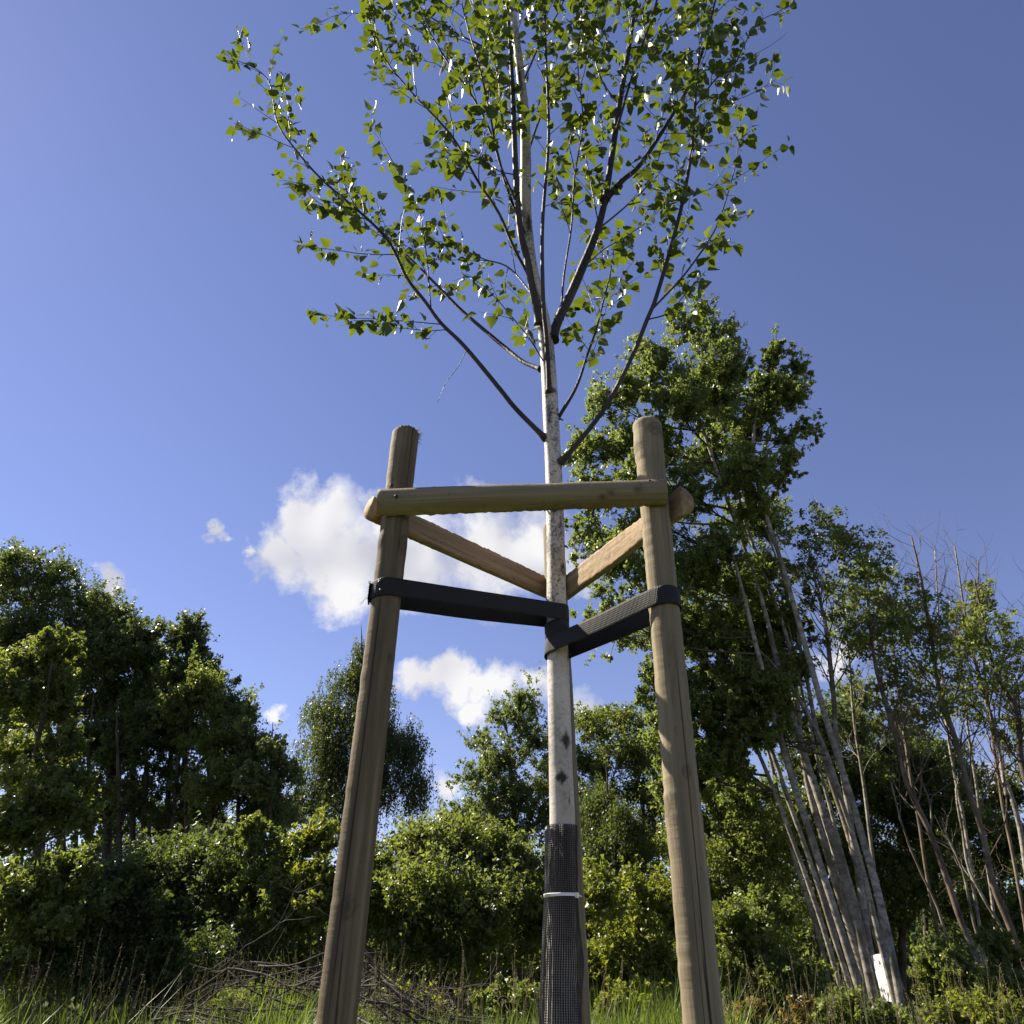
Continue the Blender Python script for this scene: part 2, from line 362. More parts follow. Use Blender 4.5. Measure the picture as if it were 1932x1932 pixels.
def ang(base, off=0.0):
    """angle on a stake that faces the camera, plus an offset towards the right of the picture"""
    return math.atan2(-base[1], -base[0]) + off
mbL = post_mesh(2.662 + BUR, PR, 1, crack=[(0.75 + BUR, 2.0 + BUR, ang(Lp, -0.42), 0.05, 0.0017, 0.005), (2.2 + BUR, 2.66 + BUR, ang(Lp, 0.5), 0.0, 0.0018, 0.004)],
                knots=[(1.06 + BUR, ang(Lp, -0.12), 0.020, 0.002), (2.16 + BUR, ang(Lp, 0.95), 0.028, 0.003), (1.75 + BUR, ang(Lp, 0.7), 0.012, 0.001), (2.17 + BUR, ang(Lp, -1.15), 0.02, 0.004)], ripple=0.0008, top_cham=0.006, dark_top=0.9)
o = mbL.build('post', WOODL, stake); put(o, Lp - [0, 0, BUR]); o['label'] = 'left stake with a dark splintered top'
# splinters at the sawn edge
sp = MB()
rg = np.random.default_rng(3)
for i in range(46):
    a = rg.normal(0.1, 0.45); p = Lp + [PR * math.cos(a) * 0.97, PR * math.sin(a) * 0.97, 2.66 - abs(rg.normal(0, 0.013))]
    dr = unit(np.array([math.cos(a) + rg.normal(0, .3), math.sin(a) + rg.normal(0, .5), rg.normal(0.2, 0.5)])); Ls = rg.uniform(0.006, 0.026)
    tube(sp, [p, p + dr * Ls * 0.6, p + dr * Ls + [0, 0, rg.normal(0, .003)]], [0.0011, 0.0008, 0.0002], 3)
sp.build('splinters', WOOD, stake)['kind'] = 'stuff'
mbR = post_mesh(2.712 + BUR, PR + 0.001, 2, crack=[(0.55 + BUR, 1.80 + BUR, ang(Rp, 0.28), 0.16, 0.0020, 0.007), (0.55 + BUR, 1.25 + BUR, ang(Rp, -0.05), 0.05, 0.0010, 0.001)],
                knots=[(1.42 + BUR, ang(Rp, 0.28), 0.013, 0.001), (2.655 + BUR, ang(Rp, 0.18), 0.022, 0.0025), (2.65 + BUR, ang(Rp, 0.95), 0.022, 0.003), (2.59 + BUR, ang(Rp, -1.3), 0.022, 0.004), (1.33 + BUR, ang(Rp, -1.2), 0.02, 0.003)], ripple=0.0014, top_cham=0.004)
o = mbR.build('post', WOOD, stake); put(o, Rp - [0, 0, BUR]); o['label'] = 'right stake with a long drying crack'
mbB = post_mesh(2.685 + BUR, PR - 0.002, 5, crack=[(2.0 + BUR, 2.685 + BUR, ang(Bt, -0.45), 0.0, 0.002, 0.005)], knots=[(1.6 + BUR, ang(Bt, 1.0), 0.015, 0.001)])
o = mbB.build('post', WOOD, stake); dirB = unit(Bt - Bb); put(o, Bb - dirB * BUR, Bt); o['label'] = 'rear stake behind the birch trunk'

def rail_mesh(Lr, r, seed, flat_rough=0.0012, depth=0.052):
    """half-round rail: local z along the length, flat sawn face towards -y"""
    rg = np.random.default_rng(seed); n = int(Lr / 0.011); z = np.linspace(0, Lr, n)
    k1, k2 = 22, 12
    th = np.linspace(-0.05, np.pi + 0.05, k1); arc = np.stack([np.cos(th) * r, np.sin(th) * depth], -1)
    fx = np.linspace(-r, r, k2 + 2)[1:-1]; fl_ = np.stack([fx, np.full(k2, -0.004)], -1)
    sec = np.concatenate([arc, fl_]); k = len(sec)
    wob = 1 + 0.022 * vnoise(rg, n, 3)[:, None]; S = sec[None] * wob[:, :, None]
    S = S + np.stack([0.0016 * rg.normal(size=(n, k)) * (np.abs(sec[:, 0]) > 0.9 * r)[None], flat_rough * rg.normal(size=(n, k)) * (np.arange(k) >= k1)[None]], -1)
    S[:, :, 1] += (0.003 * vnoise(rg, n, 2))[:, None] * (np.arange(k) >= k1)[None]
    V = np.concatenate([S, np.broadcast_to(z[:, None, None], (n, k, 1))], -1)
    cham = np.clip(1 - np.minimum(z, Lr - z) / 0.004, 0, 1)[:, None, None] * 0.02; V[:, :, :2] *= 1 - cham
    D = np.zeros((n, k))
    for _ in range(9):
        kz, kt, ks = rg.uniform(0.05, Lr - .05), rg.uniform(0.3, 2.8), rg.uniform(0.004, 0.011)
        D[:, :k1] = np.maximum(D[:, :k1], 0.75 * np.exp(-((z[:, None] - kz) / (ks * 1.3)) ** 2 - ((th[None] - kt) * r / ks) ** 2))
    mb = MB(); i = np.arange(n - 1)[:, None] * k; j = np.arange(k)[None]; j2 = (j + 1) % k
    Vf = np.concatenate([V.reshape(-1, 3), [[0, depth * .45, 0]], [[0, depth * .45, Lr]]]); c0, c1 = n * k, n * k + 1; jj = np.arange(k)
    mb.add(Vf, np.stack([i + j, i + j2, i + k + j2, i + k + j], -1).reshape(-1, 4), np.stack([np.full(k, c0), (jj + 1) % k, jj], -1), np.stack([np.full(k, c1), (n - 1) * k + jj, (n - 1) * k + (jj + 1) % k], -1), dark=np.concatenate([D.ravel(), [.15, .15]]))
    return mb
def place_rail(p0, p1, outward, r, seed, label, mat=None):
    p0, p1 = np.asarray(p0, float), np.asarray(p1, float); Z_ = unit(p1 - p0); Y_ = unit(np.asarray(outward, float) - Z_ * np.dot(outward, Z_)); X_ = np.cross(Y_, Z_)
    mb = rail_mesh(np.linalg.norm(p1 - p0), r, seed); o = mb.build('rail', WOOD, stake)
    o.matrix_local = Matrix(((X_[0], Y_[0], Z_[0], p0[0] - fl[0]), (X_[1], Y_[1], Z_[1], p0[1] - fl[1]), (X_[2], Y_[2], Z_[2], p0[2] - fl[2]), (0, 0, 0, 1)))
    o.data.materials.append(SAWN)
    n = len(o.data.polygons); mi = np.zeros(n, np.int32); k1, k2 = 22, 12; k = k1 + k2; body = (n - 2 * k)
    q = np.arange(body) % k; mi[:body] = ((q >= k1 - 1) & (q < k)).astype(np.int32); mi[body:] = 1
    o.data.polygons.foreach_set('material_index', mi); o['label'] = label
    return o
off = PR + 0.004
place_rail([-0.462, 2.282 - off, 2.306], [0.531, 2.262 - off, 2.362], (0, -1, 0), 0.050, 11, 'front rail, rounded side out')
nl = unit(np.array([-(Bt[1] - Lp[1]), (Bt[0] - Lp[0]), 0])); dl = unit(np.array([Bt[0] - Lp[0], Bt[1] - Lp[1], 0]))
place_rail(np.array([Lp[0], Lp[1], 2.315]) + nl * off - dl * 0.062, np.array([Bt[0], Bt[1], 2.40]) + nl * off + dl * 0.05, nl, 0.047, 12, 'left rear rail, shaded sawn face')
nr = unit(np.array([(Bt[1] - Rp[1]), -(Bt[0] - Rp[0]), 0])); dr_ = unit(np.array([Bt[0] - Rp[0], Bt[1] - Rp[1], 0]))
place_rail(np.array([Rp[0], Rp[1], 2.335]) + nr * off - dr_ * 0.085, np.array([Bt[0], Bt[1], 2.385]) + nr * off + dr_ * 0.06, nr, 0.052, 13, 'right rear rail, sunlit sawn face')
def nail(p, dirn, r=0.0065, name='nail'):
    mb = MB(); p = np.asarray(p, float); d = unit(np.asarray(dirn, float)); tube(mb, [p - d * 0.012, p + d * 0.0005, p + d * 0.0018, p + d * 0.0022], [r * .5, r * .5, r, r * 0.85], 9); return mb.build(name, NAIL, stake)
for x, z in ((-0.415, 2.345), (-0.395, 2.30), (0.475, 2.385), (0.495, 2.345)):
    nail([x, 2.272 - off - 0.050, z], (0, -1, 0))

# ------------------------------------------------------------------ young birch
YT = 2.57
TR = [(1058, 1990, 2.57, 66), (1060, 1700, 2.57, 53), (1061, 1560, 2.57, 48), (1058, 1450, 2.57, 44), (1053, 1250, 2.57, 41), (1050, 1150, 2.57, 38), (1048, 1000, 2.56, 35), (1045, 900, 2.55, 33), (1040, 800, 2.53, 31), (1035, 700, 2.51, 29),
      (1027, 620, 2.48, 27), (1014, 560, 2.45, 25), (1000, 490, 2.42, 23), (992, 400, 2.38, 21), (992, 300, 2.33, 20), (990, 220, 2.29, 18), (980, 122, 2.24, 15), (968, 20, 2.18, 12), (955, -120, 2.10, 9), (945, -300, 2.0, 6)]
tp = np.array([at(a, b, c) for a, b, c, d in TR]); trr = np.array([d / F * proj(p)[2] / 2 * 1.0 for (a, b, c, d), p in zip(TR, tp)])
base = np.array([tp[0][0], tp[0][1], -0.1]); tp = np.vstack([base, tp]); trr = np.concatenate([[trr[0] * 1.15], trr])
TP = smooth_path(tp, 2600); TP = np.vstack([TP[TP[:, 2] < 3.7][::4], TP[TP[:, 2] >= 3.7][::8]]); tl = np.concatenate([[0], np.cumsum(np.linalg.norm(np.diff(TP, axis=0), axis=1))])
TRAD = np.interp(TP[:, 2], tp[:, 2], trr)
birch = thing('birch_tree', (base[0], base[1], 0), 'young white-barked birch with light green leaves tied between three stakes', 'tree')
def trunk_at(z): return np.array([np.interp(z, TP[:, 2], TP[:, q]) for q in range(3)])
def trunk_r(z): return float(np.interp(z, TP[:, 2], TRAD))
K = 64; n = len(TP); rg = np.random.default_rng(21); aa = np.arange(K) * 2 * np.pi / K
dark = np.zeros((n, K)); wob = 1 + 0.02 * vnoise(rg, n, 4)[:, None] + 0.015 * np.cos(2 * aa)[None]
T_, U_, W_ = frames(TP)
dirs = U_[:, None] * np.cos(aa)[None, :, None] + W_[:, None] * np.sin(aa)[None, :, None]
surf = TP[:, None] + dirs * TRAD[:, None, None]
spk = np.interp(TP[:, 2], [0, 1.3, 1.9, 2.1, 2.5, 3.2, 3.6, 9], [0.25, 0.3, 0.45, 0.95, 0.9, 1.0, 0.8, 0.6])
def scar(px, py, w_, h_, amt=1.0, shape='dia', bulge=0.0):
    """dark bark mark on the trunk, at the surface point seen at that bearing"""
    d = unit(ray(px, py)); tt = ((surf - CAM) * d).sum(-1); dist = np.linalg.norm(surf - CAM - tt[..., None] * d, axis=-1) + np.where((dirs * d).sum(-1) > 0, 9, 0)
    i, j = np.unravel_index(dist.argmin(), dist.shape)
    dz = (TP[:, 2] - TP[i, 2])[:, None] / h_; da = ((aa - aa[j] + np.pi) % (2 * np.pi) - np.pi)[None] * TRAD[i] / w_
    e = np.exp(-(np.abs(dz) * 1.0 + np.abs(da)) ** 6) if shape == 'dia' else np.exp(-(dz ** 2 + da ** 2) ** 2)
    e = np.clip(e * (1 + 0.22 * rg.normal(size=e.shape)), 0, 1)
    global dark, wob
    dark = np.maximum(dark, np.clip(amt * e * 1.2, 0, 1)); wob = wob + bulge * np.exp(-(dz ** 2 + da ** 2))
for s_ in [(1068, 1395, .020, .030, 1, 'dia', .05), (1059, 1468, .022, .022, 1, 'dia', .06), (1074, 1510, .004, .012, .8), (1073, 1240, .01, .014, .8), (1044, 958, .016, .022, 1, 'o', .05), (1060, 955, .014, .022, .9, 'o', .12),
           (1064, 1075, .018, .028, .9, 'o'), (1035, 1032, .010, .05, .75, 'o'), (1037, 735, .05, .020, 1, 'dia', .03), (1028, 828, .012, .014, 1, 'o', .05), (1060, 872, .018, .025, 1, 'o', .08), (1043, 640, .024, .03, .9, 'dia'),
           (1020, 693, .012, .014, 1, 'o'), (1016, 575, .014, .12, .95, 'o'), (1022, 610, .012, .06, .8, 'o'), (998, 420, .012, .06, .9, 'o'), (1000, 350, .013, .02, .8), (983, 215, .014, .05, .9, 'o'), (979, 150, .016, .14, .9, 'o'), (1036, 780, .012, .05, .5, 'o'), (1027, 1205, .004, .03, .6)]:
    scar(*s_)
tb = MB()
rad = TRAD[:, None] * wob; V = TP[:, None] + dirs * rad[:, :, None]
i = np.arange(n - 1)[:, None] * K; j = np.arange(K)[None]; j2 = (j + 1) % K
tb.add(V.reshape(-1, 3), np.stack([i + j, i + j2, i + K + j2, i + K + j], -1).reshape(-1, 4), dark=dark.ravel(), speck=np.broadcast_to(spk[:, None], (n, K)).ravel())
tb.build('trunk', BIRCH, birch)

# limbs: (bearing x, bearing y, distance) nodes from the trunk outwards, radius at start and end
LIMBS = [
 ('A', [(1018, 612, 2.46), (1005, 545, 2.38), (995, 490, 2.33), (980, 427, 2.27), (972, 305, 2.18), (967, 152, 2.08), (957, 0, 1.98), (940, -160, 1.9)], .019, .006),
 ('C', [(1036, 742, 2.49), (1031, 640, 2.42), (1025, 560, 2.36), (1023, 427, 2.26), (1035, 256, 2.14), (1029, 91, 2.02), (1026, -60, 1.92)], .012, .004),
 ('D', [(1041, 640, 2.49), (1056, 598, 2.48), (1074, 562, 2.47), (1101, 500, 2.44), (1128, 430, 2.40), (1142, 372, 2.36), (1151, 317, 2.33), (1169, 201, 2.26), (1187, 91, 2.18), (1200, -10, 2.1), (1215, -150, 2.0)], .025, .006),
 ('D2', [(1140, 380, 2.37), (1175, 340, 2.33), (1212, 305, 2.30), (1279, 201, 2.22), (1318, 120, 2.15), (1345, 20, 2.06), (1370, -90, 1.98)], .015, .003),
 ('D3', [(1162, 250, 2.28), (1181, 183, 2.21), (1205, 105, 2.14), (1230, 37, 2.08), (1255, -60, 2.0)], .009, .003),
 ('E', [(1057, 873, 2.52), (1081, 847, 2.48), (1141, 770, 2.42), (1190, 678, 2.36), (1222, 601, 2.31), (1239, 560, 2.29), (1267, 463, 2.24), (1291, 366, 2.19), (1306, 262, 2.13), (1315, 122, 2.04), (1330, -10, 1.95)], .0135, .003),
 ('E2', [(1232, 582, 2.30), (1291, 518, 2.30), (1346, 439, 2.28), (1370, 378, 2.26), (1389, 305, 2.23), (1397, 220, 2.19)], .006, .0015),
 ('E3', [(1222, 603, 2.31), (1262, 590, 2.30), (1300, 545, 2.29), (1330, 510, 2.27)], .004, .0012),
 ('F', [(1055, 786, 2.52), (1088, 728, 2.54), (1109, 668, 2.57), (1123, 629, 2.58), (1134, 587, 2.60), (1150, 520, 2.62), (1162, 440, 2.64)], .009, .002),
 ('G', [(1030, 828, 2.53), (975, 773, 2.50), (944, 735, 2.48), (895, 675, 2.46), (867, 643, 2.45), (831, 608, 2.44), (800, 566, 2.42), (767, 524, 2.40), (737, 463, 2.37), (694, 414, 2.34), (609, 341, 2.30), (560, 286, 2.26), (523, 232, 2.23), (511, 165, 2.20), (487, 134, 2.19), (450, 116, 2.19), (434, 106, 2.19)], .0125, .0013),
 ('H', [(1022, 697, 2.52), (986, 682, 2.58), (951, 654, 2.64), (902, 612, 2.70), (865, 580, 2.74), (816, 530, 2.78), (767, 481, 2.81), (724, 440, 2.83), (682, 402, 2.84), (650, 350, 2.84), (640, 280, 2.82)], .0125, .002),
 ('G2', [(813, 580, 2.43), (804, 475, 2.36), (791, 396, 2.31), (773, 366, 2.29), (730, 286, 2.25), (700, 238, 2.22)], .004, .001),
 ('G3', [(835, 612, 2.44), (770, 606, 2.44), (700, 602, 2.45), (641, 598, 2.46), (597, 589, 2.47)], .0028, .0008),
 ('G4', [(845, 622, 2.44), (801, 624, 2.44), (740, 618, 2.44), (673, 612, 2.45)], .0025, .0008),
 ('G5', [(882, 658, 2.455), (862, 695, 2.45), (842, 722, 2.45), (827, 762, 2.46)], .0022, .0008),
 ('G6', [(694, 414, 2.34), (640, 400, 2.35), (600, 380, 2.35), (560, 345, 2.34), (525, 340, 2.34)], .003, .0009),
 ('G7', [(745, 480, 2.38), (690, 480, 2.40), (630, 472, 2.41), (565, 462, 2.42)], .003, .0009),
 ('J', [(998, 520, 2.40), (971, 470, 2.33), (940, 400, 2.27), (901, 341, 2.21), (852, 256, 2.13), (773, 171, 2.05), (722, 105, 2.0), (697, 30, 1.95)], .009, .0015),
 ('J2', [(990, 440, 2.36), (955, 350, 2.25), (930, 260, 2.16), (890, 180, 2.08), (840, 110, 2.0), (800, 40, 1.94), (770, -40, 1.88)], .0085, .002),
 ('J3', [(974, 380, 2.24), (940, 300, 2.14), (925, 220, 2.06), (905, 130, 1.98), (880, 40, 1.92), (860, -50, 1.87)], .007, .002),
 ('K', [(968, 125, 2.07), (930, 100, 2.03), (895, 79, 2.0), (840, 49, 1.96), (791, 12, 1.92), (750, -40, 1.88)], .007, .002),
 ('K2', [(972, 330, 2.20), (940, 322, 2.17), (905, 300, 2.13), (870, 290, 2.10), (820, 300, 2.08)], .004, .001),
 ('K3', [(708, 85, 2.0), (690, 30, 1.96), (640, 28, 1.95), (605, 45, 1.95)], .0028, .0008),
 ('M', [(1008, 560, 2.44), (960, 505, 2.50), (910, 488, 2.56), (860, 460, 2.62), (838, 440, 2.66)], .006, .001),
 ('M2', [(1030, 690, 2.50), (1000, 640, 2.42), (960, 590, 2.36), (920, 545, 2.30), (880, 515, 2.26)], .004, .001),
 ('P', [(1058, 600, 2.48), (1064, 520, 2.40), (1078, 430, 2.32), (1085, 330, 2.24), (1100, 230, 2.15), (1090, 120, 2.05), (1100, 0, 1.96)], .006, .002),
 ('P2', [(1130, 425, 2.40), (1115, 350, 2.36), (1105, 290, 2.32), (1090, 215, 2.26)], .004, .001),
 ('P3', [(1095, 510, 2.45), (1140, 470, 2.50), (1190, 440, 2.54), (1240, 400, 2.57), (1270, 350, 2.58)], .004, .001),
 ('Q', [(1125, 435, 2.41), (1180, 390, 2.46), (1225, 345, 2.50), (1250, 280, 2.52), (1270, 210, 2.52)], .006, .0015),
 ('Q2', [(1300, 300, 2.15), (1352, 207, 2.12), (1410, 180, 2.12), (1468, 149, 2.12)], .004, .0008),
 ('Q3', [(1312, 200, 2.09), (1350, 150, 2.06), (1382, 128, 2.04), (1425, 49, 2.0), (1470, 20, 1.99), (1499, 2, 1.98)], .005, .001),
 ('Q4', [(1382, 128, 2.04), (1420, 105, 2.04), (1455, 85, 2.04), (1487, 58, 2.04)], .0025, .0008),
 ('S', [(992, 300, 2.33), (1020, 220, 2.38), (1060, 140, 2.42), (1110, 60, 2.44), (1150, -30, 2.44)], .008, .002),
 ('S2', [(990, 220, 2.29), (960, 130, 2.34), (915, 60, 2.38), (880, -30, 2.40)], .008, .002),
 ('S3', [(985, 160, 2.26), (1020, 80, 2.2), (1060, 10, 2.14), (1090, -80, 2.08)], .007, .002),
 ('U', [(1187, 91, 2.18), (1240, 80, 2.22), (1290, 40, 2.26), (1330, -30, 2.28)], .005, .0015),
 ('U2', [(1169, 201, 2.26), (1130, 140, 2.2), (1120, 60, 2.12), (1135, -30, 2.05)], .005, .0015),
]
NOLEAF = {'G5'}; SHORT = {'G3', 'G4', 'G6', 'G7'}
STOUT = {'A', 'D', 'D2', 'D3', 'C', 'E', 'G', 'H'}
leaves = []                                  # (position, axis, normal, length)
rg = np.random.default_rng(33)
def rot_about(v, ax, a): ax = unit(ax); return v * math.cos(a) + np.cross(ax, v) * math.sin(a) + ax * np.dot(ax, v) * (1 - math.cos(a))
def grow_twig(p, d, Ln, r0, rg, droop=0.0):
    n_ = max(4, int(Ln / 0.035)); P = [p]; q = d.copy(); st = Ln / n_
    side = unit(rg.normal(size=3)) * 0.16
    for _ in range(n_):
        q = unit(q + rg.normal(size=3) * 0.11 + np.array([0, 0, 0.05 - droop]) + side * 0.25); P.append(P[-1] + q * st)
    return np.array(P)
def leaf_on(p, tang, rg, big=1.0):
    out_ = rg.normal(size=3); out_ -= tang * np.dot(out_, tang); out_ = unit(out_)
    pet = unit(out_ * 0.9 + tang * 0.5 + np.array([0, 0, -0.25]))
    pl = rg.uniform(0.010, 0.018); b = p + pet * pl
    ax = unit(pet * 0.8 + np.array([0, 0, -0.75 * rg.random()]) + rg.normal(size=3) * 0.35)
    nn = rg.normal(size=3) * 0.9 + np.array([0, -0.1, 0.75]); nn -= ax * np.dot(nn, ax); nn = unit(nn)
    leaves.append((b, ax, nn, np.clip(rg.normal(0.046, 0.014), 0.018, 0.080) * big, p))
def leafy(P, rg, start=0.15, gap=0.036):
    ln = np.concatenate([[0], np.cumsum(np.linalg.norm(np.diff(P, axis=0), axis=1))]); s = ln[-1] * start
    while s < ln[-1]:
        p = np.array([np.interp(s, ln, P[:, q]) for q in range(3)]); i_ = min(np.searchsorted(ln, s), len(P) - 1); tg = unit(P[i_] - P[i_ - 1])
        leaf_on(p, tg, rg)
        if rg.random() < 0.28: leaf_on(p, tg, rg)
        s += gap * rg.uniform(0.6, 1.5)
    leaf_on(P[-1], unit(P[-1] - P[-2]), rg)
for nm, nodes, r0, r1 in LIMBS:
    P = smooth_path([at(*q) for q in nodes], step=0.03); n = len(P)
    P = P + np.stack([vnoise(rg, n, 4), vnoise(rg, n, 4), vnoise(rg, n, 4)], -1) * 0.003 * np.linspace(0, 1, n)[:, None]
    ln = np.concatenate([[0], np.cumsum(np.linalg.norm(np.diff(P, axis=0), axis=1))]); tot = ln[-1]
    r0, r1 = r0 * 0.86, r1 * 0.86; t = ln / tot; R = r0 * (1 - t) ** 0.8 + r1 * (1 - (1 - t) ** 0.8)
    if r0 > 0.008: R = R * (1 + 0.7 * np.exp(-ln / 0.025))
    R = R * (1 + 0.05 * vnoise(rg, n, 5))
    mb = MB(); tube(mb, P, R, 10 if r0 > 0.008 else 6)
    limb = mb.build('limb' if r0 > 0.0055 else 'branch', LIMB if r0 > 0.0055 else TWIG, birch)
    if nm in NOLEAF: continue
    thin = r0 < 0.0045
    # side twigs
    s = tot * (0.10 if thin else (0.36 if nm in ('G', 'E', 'D', 'C', 'A', 'H') else 0.22)); az = rg.uniform(0, 6)
    while s < tot * 0.98 and nm != 'Q4':
        i_ = min(max(1, np.searchsorted(ln, s)), n - 1); p = P[i_]; tg = unit(P[i_] - P[i_ - 1]); az += 2.4 + rg.normal(0, .5)
        perp = unit(np.cross(tg, [0.3, 1, 0.2])); perp = rot_about(perp, tg, az)
        d = unit(tg * math.cos(0.72) + perp * math.sin(0.72)); Lt = rg.uniform(0.10, 0.42) * (0.22 if nm in SHORT else 0.55 if thin else 1.0) * (1.1 - 0.45 * s / tot)
        Q = grow_twig(p, d, Lt, 0.0018, rg, droop=0.04)
        tm = MB(); tube(tm, Q, np.linspace(min(0.0024, R[i_] * .7), 0.0008, len(Q)), 4); leafy(Q, rg, 0.2)
        if Lt > 0.2 and rg.random() < 0.7:
            k_ = len(Q) // 2; tq = unit(Q[k_] - Q[k_ - 1]); d2 = unit(tq + unit(rg.normal(size=3)) * 0.7); Q2 = grow_twig(Q[k_], d2, Lt * 0.45, 0.001, rg, 0.05)
            tube(tm, Q2, np.linspace(0.0014, 0.0007, len(Q2)), 4); leafy(Q2, rg, 0.15)
        tm.build('twig', TWIG, limb, loc=(0, 0, 0))
        s += (0.072 if thin else 0.082) * rg.uniform(0.6, 1.5)
    if nm not in ('Q3', 'Q4', 'Q2'): leafy(P[int(n * (0.55 if not thin else 0.2)):], rg, 0.1, 0.15 if not thin else 0.05)
    elif nm != 'Q4': leafy(P[:n // 2], rg, 0.3, 0.07)
# a few dead stubs on the trunk
for px, py, dx, dz_ in ((1070, 800, .02, -.01), (1068, 1030, .014, -.012), (1027, 962, -.012, -.01)):
    z_ = at(px, py, 2.55)[2]; c = trunk_at(z_); mb = MB(); p = c + [np.sign(dx) * trunk_r(z_) * .9, -0.01, 0]; tube(mb, [p, p + [dx * .5, -.004, dz_ * .2], p + [dx, -.004, dz_]], [.005, .004, .002], 6); mb.build('stub', LIMB, birch)

def birch_leaf_mesh(seed):
    """ovate, toothed blade of unit length along +y, folded along the midrib and curled"""
    rg = np.random.default_rng(seed); ys = np.array([0, .07, .18, .32, .48, .64, .80, .92, 1.0]); wd = np.array([.03, .25, .385, .41, .36, .27, .16, .07, 0.0])
    fold = rg.uniform(0.08, 0.42); curl = rg.uniform(-0.32, 0.38); tw = rg.uniform(-.5, .5)
    V = []; ve = []
    for q, (y, w_) in enumerate(zip(ys, wd)):
        zc = -curl * y * y * 0.5; t_ = tw * y
        for sgn in (-1, 0, 1):
            ww = w_ * abs(sgn) * (1 + (0.05 if q % 2 else -0.03) * (abs(sgn) == 1)); x_ = np.sign(sgn) * ww
            zz = zc + fold * abs(x_) + 0.02 * rg.normal() * (abs(sgn) == 1)
            V.append((x_ * math.cos(t_) - zz * math.sin(t_) * 0.3, y - 0.06 * abs(x_), zz + x_ * math.sin(t_) * 0.5)); ve.append(1.0 if sgn == 0 else (0.55 if q % 2 == 0 else 0.0))
    V = np.array(V); Q = []
    for q in range(len(ys) - 1):
        for c_ in range(2): Q.append((q * 3 + c_, q * 3 + c_ + 1, q * 3 + c_ + 4, q * 3 + c_ + 3))
    return V, np.array(Q), np.array(ve)
LV = [birch_leaf_mesh(s) for s in range(40, 48)]
lm = []
for V, Q, ve in LV:
    # the last ring closes on the tip; the short stalk is a thin blade below the base
    st = np.array([[-.012, -.22, 0.02], [.012, -.22, 0.02], [.012, .02, 0], [-.012, .02, 0]])
    b = MB(); b.add(np.concatenate([V, st]), Q, np.array([[len(V), len(V) + 1, len(V) + 2, len(V) + 3]]), vein=np.concatenate([ve, np.ones(4)])); lm.append(b)
lmesh = [b.mesh('leaf') for b in lm]
for m_ in lmesh: m_.materials.append(LEAF)
Bp = np.array([l[0] for l in leaves]); An = np.array([l[1] for l in leaves]); Nn = np.array([l[2] for l in leaves]); Ll = np.array([l[3] for l in leaves])
pr = proj(Bp); vd = unit(Bp - CAM); app = Ll ** 2 * np.abs((vd * Nn).sum(-1)) / pr[:, 2] ** 2
app[(pr[:, 0] < 5) | (pr[:, 0] > 1927) | (pr[:, 1] < 8) | (pr[:, 1] > 1927)] = 0
order = np.argsort(-app); single = set(order[:300].tolist()); rest = MB(); rg = np.random.default_rng(51)
print('birch leaves', len(leaves), 'in frame', int((app > 0).sum()))
for i_ in range(len(leaves)):
    Y_ = An[i_]; Z_ = Nn[i_]; X_ = np.cross(Y_, Z_); k_ = int(rg.integers(0, 8)); s = Ll[i_]
    if i_ in single:
        o = bpy.data.objects.new('leaf', lmesh[k_]); COL.objects.link(o); o.parent = birch; p = Bp[i_] - np.array(birch.location)
        o.matrix_local = Matrix(((X_[0] * s, Y_[0] * s, Z_[0] * s, p[0]), (X_[1] * s, Y_[1] * s, Z_[1] * s, p[1]), (X_[2] * s, Y_[2] * s, Z_[2] * s, p[2]), (0, 0, 0, 1)))
    else:
        V = lm[k_].V[0]; rest.add(Bp[i_] + s * (V @ np.stack([X_, Y_, Z_])), lm[k_].F[0], lm[k_].F[1], vein=lm[k_].A['vein'][0][1])
rest.build('foliage', LEAF, birch, kind='stuff')

